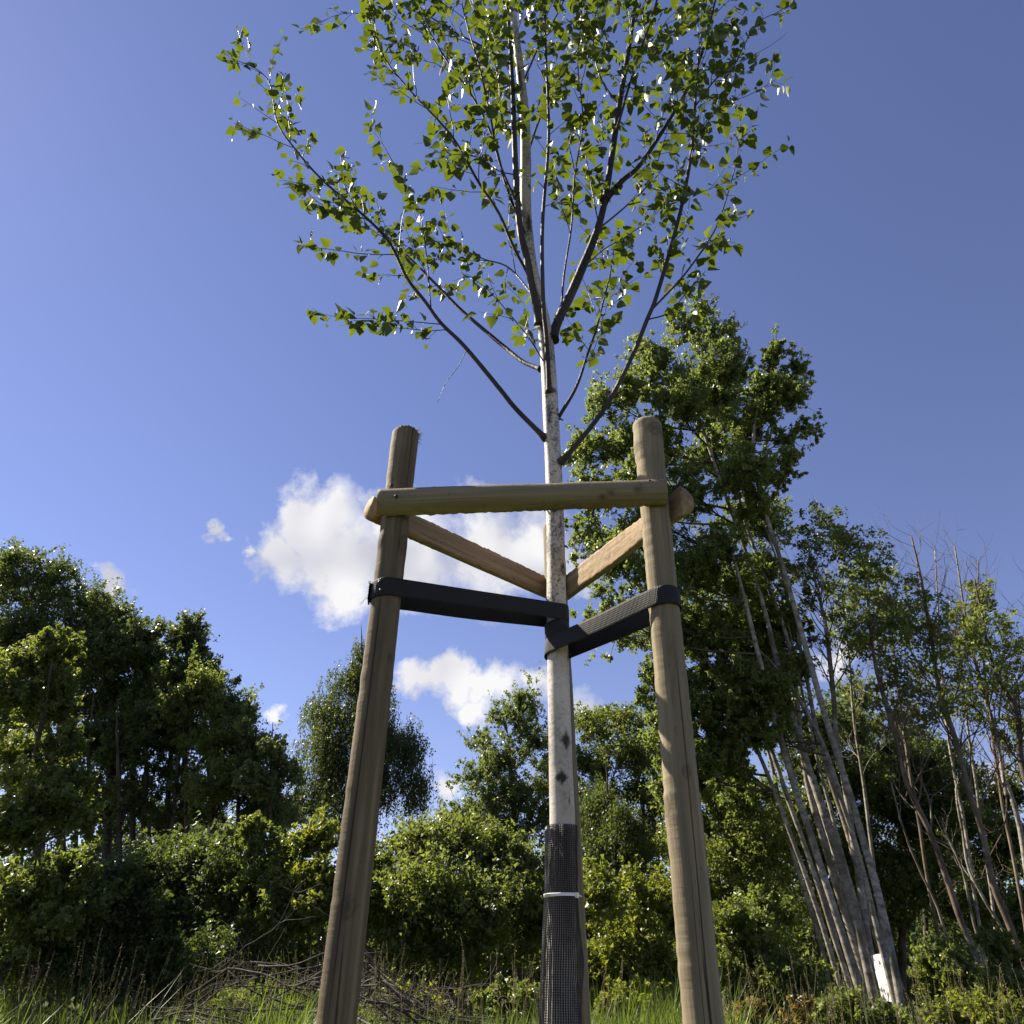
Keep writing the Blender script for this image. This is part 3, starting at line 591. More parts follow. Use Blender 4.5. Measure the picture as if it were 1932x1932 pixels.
# ------------------------------------------------------------------ straps, sleeve, cable tie
def hull_loop(c1, r1, c2, r2, n=40):
    """closed loop round two circles in plan"""
    d = c2 - c1; D = np.hypot(*d); th = math.atan2(d[1], d[0]); be = math.acos((r1 - r2) / D)
    a1 = np.linspace(th + be, th + 2 * math.pi - be, n); a2 = np.linspace(th - be, th + be, n)
    A = c1 + r1 * np.stack([np.cos(a1), np.sin(a1)], -1); B = c2 + r2 * np.stack([np.cos(a2), np.sin(a2)], -1)
    m = 26; t = np.linspace(0, 1, m + 2)[1:-1, None]
    return np.concatenate([A, A[-1] * (1 - t) + B[0] * t, B, B[-1] * (1 - t) + A[0] * t])
def strap_mesh(loop, z, h, th=0.0016, seed=0, sag=0.0, tilt=0.0):
    rg = np.random.default_rng(seed); n = len(loop); e = np.roll(loop, -1, 0) - np.roll(loop, 1, 0); nrm = unit(np.stack([e[:, 1], -e[:, 0]], -1))
    s = np.concatenate([[0], np.cumsum(np.linalg.norm(np.diff(loop, axis=0), axis=1))]); rows = 9; V = []; su = []; sv = []
    vs = np.concatenate([np.linspace(-.5, .5, rows), np.linspace(.5, -.5, rows)]) * h; ou = np.concatenate([np.ones(rows), np.zeros(rows)]) * th
    ripple = 0.0035 * vnoise(rg, n, 4); ripple[:3] = ripple[-3:] = 0
    for k_ in range(2 * rows):
        bow = 0.0010 * math.cos(vs[k_] / h * math.pi)
        xy = loop + nrm * (ou[k_] + ripple[:, None] * (vs[k_] / h) + bow); V.append(np.concatenate([xy, (z + vs[k_])[:, None]], 1)); su.append(s); sv.append(np.full(n, vs[k_]))
    V = np.stack(V, 1); k = 2 * rows; i = np.arange(n)[:, None] * k; i2 = ((np.arange(n) + 1) % n)[:, None] * k; j = np.arange(k)[None]; j2 = (j + 1) % k
    mb = MB(); mb.add(V.reshape(-1, 3), np.stack([i + j, i2 + j, i2 + j2, i + j2], -1).reshape(-1, 4), su=np.stack(su, 1).ravel(), sv=np.stack(sv, 1).ravel()); return mb
tz = 2.05; tc_ = trunk_at(tz)[:2]; trd = trunk_r(tz)
def zlin(loop, c1, z1, c2, z2):
    d = c2 - c1; t = np.clip(((loop - c1) @ d) / (d @ d), -0.1, 1.1); sgn = np.sign((loop - c1) @ np.array([-d[1], d[0]])); return z1 + (z2 - z1) * t - (0.0025 + 0.002 * sgn) * np.sin(np.pi * np.clip(t, 0, 1)) ** 2
lp = hull_loop(Lp[:2], PR + 0.003, tc_, trd + 0.006)
sl = strap_mesh(lp, zlin(lp, Lp[:2], 1.992, tc_, 2.052), 0.062, seed=1)
sL = thing('tree_strap', (Lp[0], Lp[1], 1.99), 'black webbing strap looped from the left stake to the birch trunk', 'strap', 'black tree straps')
sl.build('webbing', STRAP, sL)
for a_, z_ in ((-1.9, 2.004), (-1.75, 1.975)):
    mb = MB(); d_ = np.array([math.cos(a_), math.sin(a_), 0]); p = np.array([Lp[0], Lp[1], z_]) + d_ * (PR + .0045); tube(mb, [p - d_ * .01, p + d_ * .001, p + d_ * .003, p + d_ * .0034], [.003, .003, .0065, .005], 9); mb.build('nail', NAIL, sL)
fr = MB(); rg = np.random.default_rng(5)
for _ in range(16):
    p = np.array([Lp[0] - PR - 0.004, Lp[1] - 0.01 + rg.normal(0, .012), 1.99 + rg.uniform(-.036, .03)]); q = p + [-abs(rg.normal(0, .007)), rg.normal(0, .01), rg.normal(0, .008)]
    tube(fr, [p, (p + q) / 2 + rg.normal(size=3) * .003, q], [.0012, .001, .0004], 3)
for k_ in range(2):
    p = np.array([Lp[0] - PR - 0.005, Lp[1] - 0.012, 1.967 - .006 * k_]); tube(fr, smooth_path([p, p + [-.012, -.004, -.002], p + [-.018, -.004, -.016], p + [-.026, -.004, -.022]], 10), 0.0005, 3)
fr.build('frayed_threads', STRAP, sL, kind='stuff')
fb_ = MB()   # crumpled cut end on the outside of the stake
u = np.linspace(0, 1, 14); Pf = np.stack([Lp[0] - PR - 0.004 - 0.007 * np.abs(np.sin(u * 9)) * u, Lp[1] - 0.030 + 0.05 * u, np.full(14, 1.99)], -1)
for sgn in (0,):
    Vv = np.concatenate([Pf + [0, 0, 0.029], Pf - [0, 0, 0.035]]); q = np.arange(13)
    V2 = Vv + [-0.0022, 0, 0]; fb_.add(np.concatenate([Vv, V2]), np.stack([q, q + 1, q + 15, q + 14], -1), np.stack([q + 28, q + 42, q + 43, q + 29], -1), np.stack([q, q + 28, q + 29, q + 1], -1), np.stack([q + 14, q + 15, q + 43, q + 42], -1), su=np.tile(u * .06, 4), sv=np.repeat([.03, -.03, .03, -.03], 14))
fb_.build('cut_end', STRAP, sL)
sR = thing('tree_strap', (Rp[0], Rp[1], 1.97), 'black webbing strap looped from the right stake to the birch trunk', 'strap', 'black tree straps')
tz = 1.93; tc2 = trunk_at(tz)[:2]; trd2 = trunk_r(tz)
lp = hull_loop(Rp[:2], PR + 0.0045, tc2, trd2 + 0.006)
sr = strap_mesh(lp, zlin(lp, Rp[:2], 1.971, tc2, 1.926), 0.064, seed=2)
sr.build('webbing', STRAP, sR)
ringa = np.linspace(0, 2 * math.pi, 49)[:-1]
cz = trunk_at(1.985)[:2]; lw = cz + (trunk_r(1.985) + 0.0045) * np.stack([np.cos(ringa), np.sin(ringa)], -1)
strap_mesh(lw, 1.990 + 0.008 * np.cos(ringa), 0.058, seed=4).build('trunk_wrap', STRAP, sR)
for p in ((Rp[0] + PR + .008, Rp[1] - .012, 1.966), (Rp[0] + PR + .008, Rp[1] - .008, 1.95)):
    mb = MB(); p = np.array(p); tube(mb, [p - [.01, 0, 0], p + [.001, 0, 0], p + [.004, 0, 0]], [.004, .006, .003], 8); mb.build('nail', NAIL, sR)

# plastic mesh sleeve round the lower trunk, diamond holes
def sleeve_r(z, a):
    """radius of the sleeve"""
    r = np.interp(z, [-.05, 0.6, 0.85, 0.92, 0.97, 1.05, 1.125, 1.33], [.062, .060, .0575, .057, .0555, .0515, .0475, .0480])
    bul = np.exp(-((z - 0.955) / 0.055) ** 2) * np.exp(-((a - (-0.35) + np.pi) % (2 * np.pi) - np.pi) ** 2 / 0.5) * 0.010
    flap = 0.0022 * np.exp(-(((a - 2.9) + np.pi) % (2 * np.pi) - np.pi) ** 2 / 0.12)
    return r + bul + flap + 0.0012 * np.sin(5 * a + 9 * z)
guard = thing('tree_guard', (base[0], base[1], 0), 'black plastic mesh sleeve round the lower birch trunk', 'tree guard')
gm = MB(); NS = 50; ztop = 1.327; hp = 0.0062
for zz in (np.arange(0.70, ztop, hp), np.arange(0.0, 0.70 + hp, hp * 3)):
    c = np.stack([np.interp(zz, TP[:, 2], TP[:, 0]), np.interp(zz, TP[:, 2], TP[:, 1])], -1); n = len(zz)
    for sgn in (1, -1):
        for s_ in range(NS):
            zg = s_ * 2 * np.pi / NS + sgn * (np.arange(n) % 2 - 0.5) * (np.pi / NS)     # zigzag strands fused where they meet
            zg = zg + 0.010 * np.sin(zz * 31 + 3 * zg) + 0.012 * np.sin(zz * 11 + 1); r = sleeve_r(zz, zg) + 0.0012 * np.sin(zz * 60 + zg * 4) * np.sin(zg * 2 + zz * 17); P = np.stack([c[:, 0] + r * np.cos(zg), c[:, 1] + r * np.sin(zg), zz], -1)
            o_ = np.stack([np.cos(zg), np.sin(zg), 0 * zg], -1); t_ = np.stack([-np.sin(zg), np.cos(zg), 0 * zg], -1); hw = 0.00150; th = 0.0012
            V = np.stack([P - t_ * hw, P + t_ * hw, P + o_ * th], 1).reshape(-1, 3)
            i = np.arange(n - 1)[:, None] * 3; j = np.arange(3)[None]; gm.add(V, np.stack([i + j, i + (j + 1) % 3, i + 3 + (j + 1) % 3, i + 3 + j], -1).reshape(-1, 4))
gm.build('netting', MESHBLK, guard, smooth=False)
# overlapping free edge of the sleeve, standing off the trunk on the left
ed = MB(); n = 90; z_ = np.linspace(0, ztop - 0.004, n); cx = np.interp(z_, TP[:, 2], TP[:, 0]); cy = np.interp(z_, TP[:, 2], TP[:, 1])
for a0, dr in ((3.35, .001), (3.12, .002), (-.12, .001)):
    rr = sleeve_r(z_, np.full(n, a0)) + dr + .0012 * vnoise(np.random.default_rng(int(a0 * 10 + 90)), n, 5)
    tube(ed, np.stack([cx + rr * math.cos(a0), cy + rr * math.sin(a0), z_], -1), 0.0016, 4)
ed.build('free_edge', MESHBLK, guard)
zt = 1.128; c = trunk_at(zt)[:2]; ct = thing('cable_tie', (c[0], c[1], zt), 'white nylon cable tie round the black mesh sleeve', 'cable tie')
a = np.linspace(0, 2 * math.pi, 73)[:-1]; rr = sleeve_r(np.full(72, zt), a) + 0.0028; lp = c + rr[:, None] * np.stack([np.cos(a), np.sin(a)], -1)
strap_mesh(lp, np.full(72, zt) + 0.002 * np.cos(a), 0.0095, 0.0018, 3).build('band', WHITEPL, ct)
def boxmb(cn, sz, rz=0.0, bev=0.0015):
    import bmesh
    bm = bmesh.new(); bmesh.ops.create_cube(bm, size=1); bmesh.ops.scale(bm, vec=sz, verts=bm.verts); bmesh.ops.bevel(bm, geom=bm.edges[:], offset=bev, segments=2, affect='EDGES')
    bmesh.ops.rotate(bm, cent=(0, 0, 0), matrix=Matrix.Rotation(rz, 3, 'Z'), verts=bm.verts); bmesh.ops.translate(bm, vec=Vector(cn), verts=bm.verts)
    return bm
def bmobj(name, bm, mat, parent, loc):
    m = bpy.data.meshes.new(name); bm.to_mesh(m); bm.free(); o = bpy.data.objects.new(name, m); COL.objects.link(o); m.materials.append(mat)
    if parent: o.parent = parent
    o.location = loc; return o
ah = -0.62; rh = float(sleeve_r(np.array([zt]), np.array([ah]))[0]) + .004
bmobj('head', boxmb((rh * math.cos(ah), rh * math.sin(ah), 0), (.009, .014, .015), ah), WHITEPL, ct, (0, 0, 0))
tl_ = MB(); pa = np.array([rh * math.cos(ah), rh * math.sin(ah), 0.0]); tube(tl_, [pa, pa + [.010, .012, 0], pa + [.016, .016, -.002]], [.003, .003, .002], 4); tl_.build('tail', WHITEPL, ct, loc=(0, 0, 0))

# ------------------------------------------------------------------ background trees
def leaf_quads(rng, C, size, up=0.35, axis=None, ax_mix=0.0):
    N_ = len(C); ax = unit(rng.normal(size=(N_, 3)) + np.array([0, 0, -0.3]))
    if axis is not None: ax = unit(ax * (1 - ax_mix) + axis * ax_mix)
    nn = rng.normal(size=(N_, 3)) + np.array([0, 0, up * 2]); nn -= ax * (nn * ax).sum(-1, keepdims=True); nn = unit(nn); b = np.cross(ax, nn)
    s = (size * rng.uniform(0.5, 1.45, N_))[:, None]
    V = np.stack([C - ax * s * .42 + b * s * .36, C - ax * s * .42 - b * s * .36, C + ax * s * .58 + nn * s * .1], 1).reshape(-1, 3)
    return V, (np.arange(N_)[:, None] * 3 + np.arange(3)[None])
def lobe(px, py, rx, ry, Y):
    c = at(px, py, Y); s = proj(c)[2] / F
    zr = abs(at(px, py - ry, Y)[2] - at(px, py + ry, Y)[2]) / 2
    return c, np.array([rx * s, 0.85 * rx * s + 0.15 * ry * s, zr * 0.92]) * LOBE
def path_to_ground(nodes, Y, wmul=1.0):
    P = np.array([at(q[0], q[1], Y + (q[3] if len(q) > 3 else 0)) for q in nodes]); R = np.array([max(0.006, q[2] / F * proj(p)[2] / 2) for q, p in zip(nodes, P)]) * wmul
    if P[0][2] > -0.05:
        d = P[1] - P[0]; d = d / max(d[2], 0.2); d = np.clip(d, -0.6, 0.6); b = P[0] - d * (P[0][2] + 0.1); b[2] = -0.1
        P = np.vstack([b, P]); R = np.concatenate([[R[0] * 1.15], R])
    return P, R
LOBE = 1.12
def soften(Q, w_=5):
    k = np.exp(-(np.arange(-2 * w_, 2 * w_ + 1) / w_) ** 2); k /= k.sum(); E_ = np.vstack([2 * Q[0] - Q[1:2 * w_ + 1][::-1], Q, 2 * Q[-1] - Q[-2 * w_ - 1:-1][::-1]]) if len(Q) > 2 * w_ + 1 else None
    return Q if E_ is None else np.stack([np.convolve(E_[:, c_], k, 'valid') for c_ in range(3)], -1)
def tree(name, label, cat, Y, trunks, lobes, nleaf, lsize, lmat, bmat, seed, group=None, clump=0.34, tips_per=22, up=0.35, droop=0.0, twigr=0.006, open_=0.0, fill=0.5):
    """trunks: list of node lists (px, py, width px[, dY]); lobes: (px, py, rx, ry[, dY[, weight]])"""
    rng = np.random.default_rng(seed)
    TPs = [path_to_ground(tn, Y) for tn in trunks]
    TPs = [(np.vstack([P, P[-1] + unit(P[-1] - P[-2]) * 0.9]), np.append(R, 0.006)) for P, R in TPs] if cat == 'tree' else TPs
    b0 = TPs[0][0][0]; root = thing(name, (b0[0], b0[1], 0), label, cat, group)
    allP = []; allR = []
    for P, R in TPs:
        Q = soften(smooth_path(P, step=0.25)); ln = np.linspace(0, 1, len(Q)); Rr = np.interp(ln, np.linspace(0, 1, len(R)), R)
        Q = Q + np.stack([vnoise(rng, len(Q)), vnoise(rng, len(Q)), 0 * ln], -1) * 0.02 * np.clip(ln * 3, 0, 1)[:, None]
        mb = MB(); tube(mb, Q, Rr * (1 + 0.06 * vnoise(rng, len(Q), 5)), 9); mb.build('trunk', bmat, root); allP.append(Q); allR.append(Rr)
    AP = np.concatenate(allP); AR = np.concatenate(allR)
    if not lobes: return root, AP, AR
    LB = []; wts = []
    for lb in lobes:
        c, r = lobe(*lb[:4], Y + (lb[4] if len(lb) > 4 else rng.normal(0, 0.25))); r = r * rng.uniform(.82, 1.18, 3); c = c + rng.normal(size=3) * .08 * r; LB.append((c, r)); wts.append((r[0] * r[2]) ** 0.95 * (lb[5] if len(lb) > 5 else 1))
    wts = np.array(wts) / sum(wts); br = MB(); LV_ = []; AXs = []
    for (c, r), wt in zip(LB, wts):
        nl = int(nleaf * wt); rm = float(np.mean(r)); nt_ = max(6, int(tips_per * (0.5 + rm)))
        # limb from the stem into the lobe
        low = AP[:, 2] < c[2] - 0.15 * r[2]
        cand = np.where(low)[0] if low.any() else np.arange(len(AP)); dd = np.linalg.norm(AP[cand] - (c - [0, 0, r[2] * .9]), axis=1); ia = cand[dd.argmin()]; p0 = AP[ia]
        e = c + np.array([0, 0, r[2] * 0.55]); mid = (p0 + e) / 2 + np.array([0, 0, -0.10 * np.linalg.norm(e - p0)]) + rng.normal(size=3) * 0.08 * rm
        Lb = smooth_path([p0, mid, e], 14); tube(br, Lb, np.linspace(min(AR[ia] * 0.7, 0.012 + 0.022 * rm), 0.006, 14), 6)
        # branchlets end in leaf clumps spread through the lobe
        dirn = unit(rng.normal(size=(nt_, 3))); dirn[:, 2] = np.where(dirn[:, 2] < -0.5, -dirn[:, 2], dirn[:, 2])
        rad_ = rng.random(nt_) ** 0.42 * rng.uniform(0.75, 1.10, nt_) * np.where(rng.random(nt_) < .16, 1.28, 1)
        tips = c + dirn * r * rad_[:, None]
        cw = rng.uniform(0.35, 1.5, nt_) ** 1.6 * (1.35 - 0.45 * rad_); cw /= cw.sum()
        for tpt, q_, dn in zip(tips, cw, dirn):
            ib = int(rng.integers(3, 13)); a_ = Lb[ib]
            if np.linalg.norm(tpt - a_) > 1.6 * rm: a_ = Lb[np.linalg.norm(Lb - tpt, axis=1).argmin()]
            md = a_ * 0.45 + tpt * 0.55 + rng.normal(size=3) * 0.08 * rm + [0, 0, 0.06 * rm]
            B_ = smooth_path([a_, md, tpt], 5); tube(br, B_, np.linspace(twigr * 1.6, twigr * 0.5, 5), 3, cap=False)
            m_ = max(4, int(nl * q_ * (1 - open_)))
            gro = unit(dn * 0.7 + np.array([0, 0, 0.65]) + rng.normal(size=3) * 0.25)
            cs = clump * rm * (0.65 + 0.6 * rng.random())
            # several shoots per clump: leaves gather along them
            ns = max(2, m_ // 28); so = rng.normal(size=(ns, 3)) * cs * 0.62; sdv = unit(gro + rng.normal(size=(ns, 3)) * 0.55); sl_ = cs * rng.uniform(0.5, 1.5, ns)
            k_ = rng.integers(0, ns, m_); u_ = rng.uniform(-0.5, 0.9, m_)[:, None]
            pts = tpt + so[k_] + sdv[k_] * u_ * sl_[k_][:, None] + rng.normal(size=(m_, 3)) * cs * 0.16
            if droop > 0:
                hl = rng.uniform(0.3, 1.0, ns) * droop; t_ = rng.random(m_)
                pts = tpt + so[k_] * 1.15 + rng.normal(size=(m_, 3)) * 0.045 + np.stack([0 * t_, 0 * t_, -t_ * hl[k_]], -1) + sdv[k_] * (0.12 * np.sqrt(t_))[:, None] * [1, 1, 0]
                for q in range(ns):
                    s0 = tpt + so[q] * 1.15; tube(br, [s0, s0 + sdv[q] * .08 * np.array([1, 1, 0]) - [0, 0, hl[q] * .4], s0 + sdv[q] * .12 * np.array([1, 1, 0]) - [0, 0, hl[q]]], [.004, .003, .0015], 3, cap=False)
            elif ns and rng.random() < fill:
                for q in range(min(ns, 2)):
                    s0 = tpt + so[q]; tube(br, [tpt, s0, s0 + sdv[q] * sl_[q] * .8], [twigr * .6, twigr * .45, twigr * .25], 3, cap=False)
            LV_.append(pts)
    br.build('branches', DARKBARK if bmat is POPBARK else bmat, root, kind='stuff')
    Cc = np.concatenate(LV_); V, Q = leaf_quads(rng, Cc, lsize * 0.97, up, np.array([0, 0, -1.0]), 0.5 if droop else 0.0)
    cr = MB(); cr.add(V, Q); cr.build('crown', lmat, root, smooth=False, kind='stuff')
    return root, AP, AR

D = 1.9   # overall leaf density
def nl(k): return int(k * D)
# left wood
tree('broadleaf_tree', 'tall dark tree cut by the left edge of the picture', 'tree', 19, [[(-60, 1850, 26), (-40, 1500, 22), (-20, 1150, 12)]], [(-25, 1100, 40, 80), (-60, 1250, 70, 120), (-50, 1420, 80, 110)], nl(9000), .075, LF_DARK, DARKBARK, 101, 'trees of the left wood')
tree('broadleaf_tree', 'tallest full dark tree of the left wood, double-topped crown', 'tree', 17.5, [[(40, 1880, 24), (70, 1650, 20), (85, 1400, 16), (80, 1150, 8)], [(110, 1880, 20), (115, 1600, 15), (110, 1350, 9)]],
     [(120, 1450, 55, 60, 0, .5), (60, 1500, 60, 60, 0, .5), (35, 1110, 48, 55), (92, 1115, 48, 58), (140, 1180, 48, 60), (40, 1220, 65, 80), (110, 1270, 70, 80), (150, 1330, 50, 65), (60, 1360, 75, 70)], nl(30000), .070, LF_DARK, DARKBARK, 102, 'trees of the left wood')
tree('broadleaf_tree', 'dark round-topped tree right of the tallest left-hand tree', 'tree', 17, [[(190, 1880, 18), (200, 1650, 16), (210, 1400, 12), (212, 1200, 6)], [(235, 1880, 15), (250, 1600, 13), (245, 1380, 8)]],
     [(215, 1450, 55, 50, 0, .45), (190, 1540, 50, 50, 0, .4), (255, 1530, 50, 50, 0, .4), (212, 1185, 44, 55), (195, 1260, 45, 60), (250, 1240, 48, 60), (280, 1290, 42, 60), (215, 1340, 60, 60), (265, 1370, 55, 55), (180, 1420, 40, 40, 0, .6)], nl(28000), .070, LF_DARK, DARKBARK, 103, 'trees of the left wood')
tree('broadleaf_tree', 'narrow dark tree at the right shoulder of the left wood', 'tree', 16.6, [[(335, 1880, 17), (345, 1600, 15), (352, 1350, 9), (352, 1230, 5)], [(300, 1880, 14), (310, 1600, 11), (320, 1400, 7)]],
     [(325, 1480, 50, 50, 0, .45), (300, 1560, 45, 45, 0, .4), (360, 1560, 45, 45, 0, .5), (352, 1228, 38, 48), (322, 1270, 32, 48), (376, 1285, 34, 45), (340, 1340, 58, 60), (300, 1400, 45, 50, 0, .7)], nl(21000), .066, LF_DARK, DARKBARK, 104, 'trees of the left wood')
tree('broadleaf_tree', 'lighter olive tree sloping down at the end of the left wood', 'tree', 15.6, [[(395, 1880, 15), (400, 1650, 13), (395, 1450, 9), (380, 1320, 5)], [(450, 1880, 12), (455, 1650, 10), (450, 1450, 5)], [(360, 1880, 12), (352, 1700, 10), (350, 1500, 6)]],
     [(375, 1310, 42, 50), (330, 1345, 35, 45, 0, .7), (415, 1350, 42, 55), (440, 1400, 40, 60), (390, 1430, 60, 60), (465, 1360, 22, 40, 0, .35), (470, 1460, 34, 70), (420, 1510, 55, 60), (490, 1520, 30, 60)], nl(30000), .055, LF_MID, DARKBARK, 105, 'trees of the left wood')
tree('broadleaf_tree', 'small pale sunlit tree beside the gap before the weeping birch', 'tree', 15.0, [[(505, 1880, 9), (512, 1650, 8), (512, 1450, 4)]], [(512, 1425, 34, 42, 0, .7), (530, 1470, 26, 40, 0, .7), (490, 1480, 26, 45), (515, 1545, 40, 60)], nl(9000), .060, LF_PALE, DARKBARK, 106, 'trees of the left wood')
tree('broadleaf_tree', 'shaded understorey tree seen between the trunks of the left wood', 'tree', 20.5, [[(120, 1880, 12), (130, 1700, 10), (150, 1500, 6)], [(300, 1880, 12), (290, 1700, 10), (280, 1520, 6)], [(430, 1880, 10), (425, 1700, 9), (420, 1540, 5)]],
     [(60, 1560, 60, 50), (140, 1530, 50, 50), (200, 1590, 50, 45), (250, 1510, 45, 45), (310, 1580, 55, 45), (380, 1540, 50, 50), (440, 1590, 50, 50), (120, 1620, 70, 40), (270, 1630, 80, 40)], nl(11000), .075, LF_DARK, DARKBARK, 108, 'trees of the left wood')
# slender dark stems with light between them
rg = np.random.default_rng(77)
for q, (x0, x1, yt) in enumerate([(165, 172, 1380), (262, 285, 1350), (318, 338, 1380), (225, 222, 1400)]):
    tree('thin_tree', ['slim dark trunk nearest the left maple, sky showing beside it', 'slim leaning dark trunk in the middle of the left wood', 'slim dark trunk towards the right of the left wood', 'slim upright dark trunk left of the leaning one'][q], 'tree', 16.2 - 0.2 * q,
         [[(x0 - 8, 1880, 12), (x0, 1640, 11), ((x0 + x1) / 2, 1500, 8), (x1, yt, 5)]], [(x1, yt + 30, 38, 50), (x1 + 12, yt + 110, 38, 40, 0, .35), (x0 - 14, yt + 170, 30, 35, 0, .3)], nl(3600), .062, LF_DARK, DARKBARK, 120 + q, 'slim trunks of the left wood', tips_per=18)
# sunlit yellow-green maple in front at the far left
tree('maple_tree', 'sunlit mid-green tree standing in front of the left wood', 'tree', 12.0, [[(20, 1900, 20), (30, 1700, 16), (55, 1450, 10), (95, 1260, 5)]],
     [(100, 1225, 34, 40, 0, .8), (60, 1270, 48, 50), (135, 1225, 18, 20, 0, .6), (120, 1300, 26, 36, 0, .6), (20, 1330, 55, 60), (95, 1350, 42, 42), (110, 1420, 38, 40, 0, .8), (30, 1450, 60, 60), (130, 1480, 34, 42, 0, .7), (75, 1530, 60, 55), (150, 1560, 38, 36, 0, .7), (10, 1580, 60, 60)], nl(26000), .064, LF_MID, DARKBARK, 107)
# dense shrubs below the left wood
def shrub(label, Y, lobes, nleaf, ls, mat, seed, cat='shrub', group='shrubs along the wood edge', name='shrub', **k):
    lx, ly = lobes[0][0], lobes[0][1]; st = []
    rg_ = np.random.default_rng(seed + 5)
    for q in range(k.pop('stems', 5)):
        lb = lobes[int(rg_.integers(0, len(lobes)))]; x_ = lb[0] + rg_.normal(0, lb[2] * .35); st.append([(lx + rg_.normal(0, 10), 1930, 6), ((lx + x_) / 2, (lb[1] + 1930) / 2, 5), (x_, lb[1] - 0.4 * lb[3], 3)])
    return tree(name, label, cat, Y, st, lobes, nleaf, ls, mat, DARKBARK, seed, group, **k)
shrub('dark leafy shrub at the bottom left corner', 10.5, [(40, 1700, 90, 80), (120, 1720, 70, 80), (20, 1800, 100, 70), (110, 1640, 50, 50)], nl(17000), .055, LF_MID, 131)
shrub('wide dark bush in deep shade left of the brush pile', 11.5, [(250, 1690, 90, 70), (340, 1660, 80, 70), (420, 1650, 70, 70), (200, 1780, 90, 70), (320, 1770, 110, 70), (440, 1740, 80, 70)], nl(30000), .050, LF_DARK, 132)
shrub('low shaded bush behind the dead branches', 10.6, [(170, 1830, 80, 60), (290, 1850, 90, 50), (420, 1830, 90, 60)], nl(14000), .045, LF_DARK, 133)
shrub('bush with bright tips behind the brush pile', 11.0, [(520, 1640, 50, 55), (480, 1700, 60, 60), (540, 1730, 60, 70), (470, 1590, 45, 40)], nl(14000), .052, LF_MID, 134)
shrub('yellow-green bush showing either side of the left stake', 10.4, [(600, 1590, 42, 40), (585, 1660, 40, 40), (620, 1690, 45, 55), (665, 1720, 40, 60), (590, 1740, 40, 50)], nl(13000), .052, LF_YEL, 135)
shrub('broad rounded sunlit shrub between the left stake and the birch', 10.8, [(760, 1625, 62, 62), (850, 1605, 72, 66), (940, 1625, 62, 62), (1000, 1680, 50, 70), (720, 1700, 60, 70), (820, 1710, 90, 80), (930, 1730, 85, 80), (760, 1790, 80, 60), (880, 1800, 100, 60), (1000, 1790, 60, 70)], nl(46000), .046, LF_MID, 136, tips_per=26)
shrub('yellowish shrub between the birch and the right stake', 10.2, [(1140, 1700, 55, 55), (1210, 1690, 60, 60), (1120, 1780, 50, 60), (1200, 1780, 75, 70), (1270, 1740, 50, 70), (1160, 1850, 80, 50), (1250, 1840, 70, 60)], nl(32000), .046, LF_YEL, 137, tips_per=24)
# weeping birch and the trees in the middle distance
tree('weeping_birch', 'dark weeping birch with hanging twigs behind the left stake', 'tree', 19.5, [[(690, 1900, 15), (692, 1600, 12), (690, 1400, 8), (684, 1235, 4)]],
     [(684, 1235, 18, 26, 0, .8), (655, 1285, 30, 30), (705, 1300, 34, 36), (625, 1345, 32, 36), (605, 1400, 34, 36), (690, 1370, 50, 50), (640, 1450, 50, 50), (740, 1400, 38, 42), (775, 1425, 34, 36), (720, 1480, 55, 46), (780, 1480, 32, 28, 0, .8), (600, 1500, 38, 45), (670, 1520, 50, 40)], nl(36000), .055, LF_DARK, DARKBARK, 141, droop=0.95, clump=.42)
tree('broadleaf_tree', 'pale grey-green tree just left of the birch trunk', 'tree', 21, [[(980, 1900, 14), (975, 1600, 12), (960, 1420, 6)], [(930, 1900, 9), (925, 1600, 8), (920, 1450, 4)]],
     [(885, 1555, 45, 42), (960, 1590, 60, 45), (1025, 1560, 45, 55), (1040, 1470, 35, 45), (950, 1360, 34, 36, 0, .8), (905, 1400, 30, 32, 0, .6), (995, 1345, 34, 44), (1010, 1420, 40, 50), (940, 1440, 45, 50), (900, 1480, 30, 35, 0, .7), (985, 1510, 55, 50), (925, 1530, 45, 40)], nl(29000), .066, LF_PALE, DARKBARK, 142, 'middle-distance trees', open_=.1)
tree('broadleaf_tree', 'mid-green tree seen between the birch trunk and the right stake', 'tree', 20, [[(1150, 1900, 15), (1145, 1600, 13), (1140, 1420, 7)], [(1210, 1900, 10), (1215, 1600, 8), (1215, 1450, 4)]],
     [(1095, 1560, 40, 50), (1240, 1590, 45, 60), (1180, 1600, 55, 55), (1260, 1500, 35, 55), (1120, 1385, 42, 36), (1180, 1370, 40, 40), (1110, 1450, 40, 45), (1170, 1450, 50, 50), (1235, 1420, 38, 50), (1130, 1530, 50, 50), (1210, 1520, 45, 50), (1120, 1610, 40, 45)], nl(33000), .062, LF_MID, DARKBARK, 143, 'middle-distance trees')
tree('weeping_birch', 'dark weeping birch low between the birch trunk and right stake', 'tree', 15.5, [[(1155, 1900, 10), (1150, 1650, 9), (1145, 1500, 4)]], [(1130, 1530, 40, 40), (1170, 1560, 40, 46), (1120, 1600, 30, 40), (1185, 1610, 30, 40)], nl(12000), .048, LF_DARK, DARKBARK, 144, 'middle-distance trees', droop=.6, clump=.4)
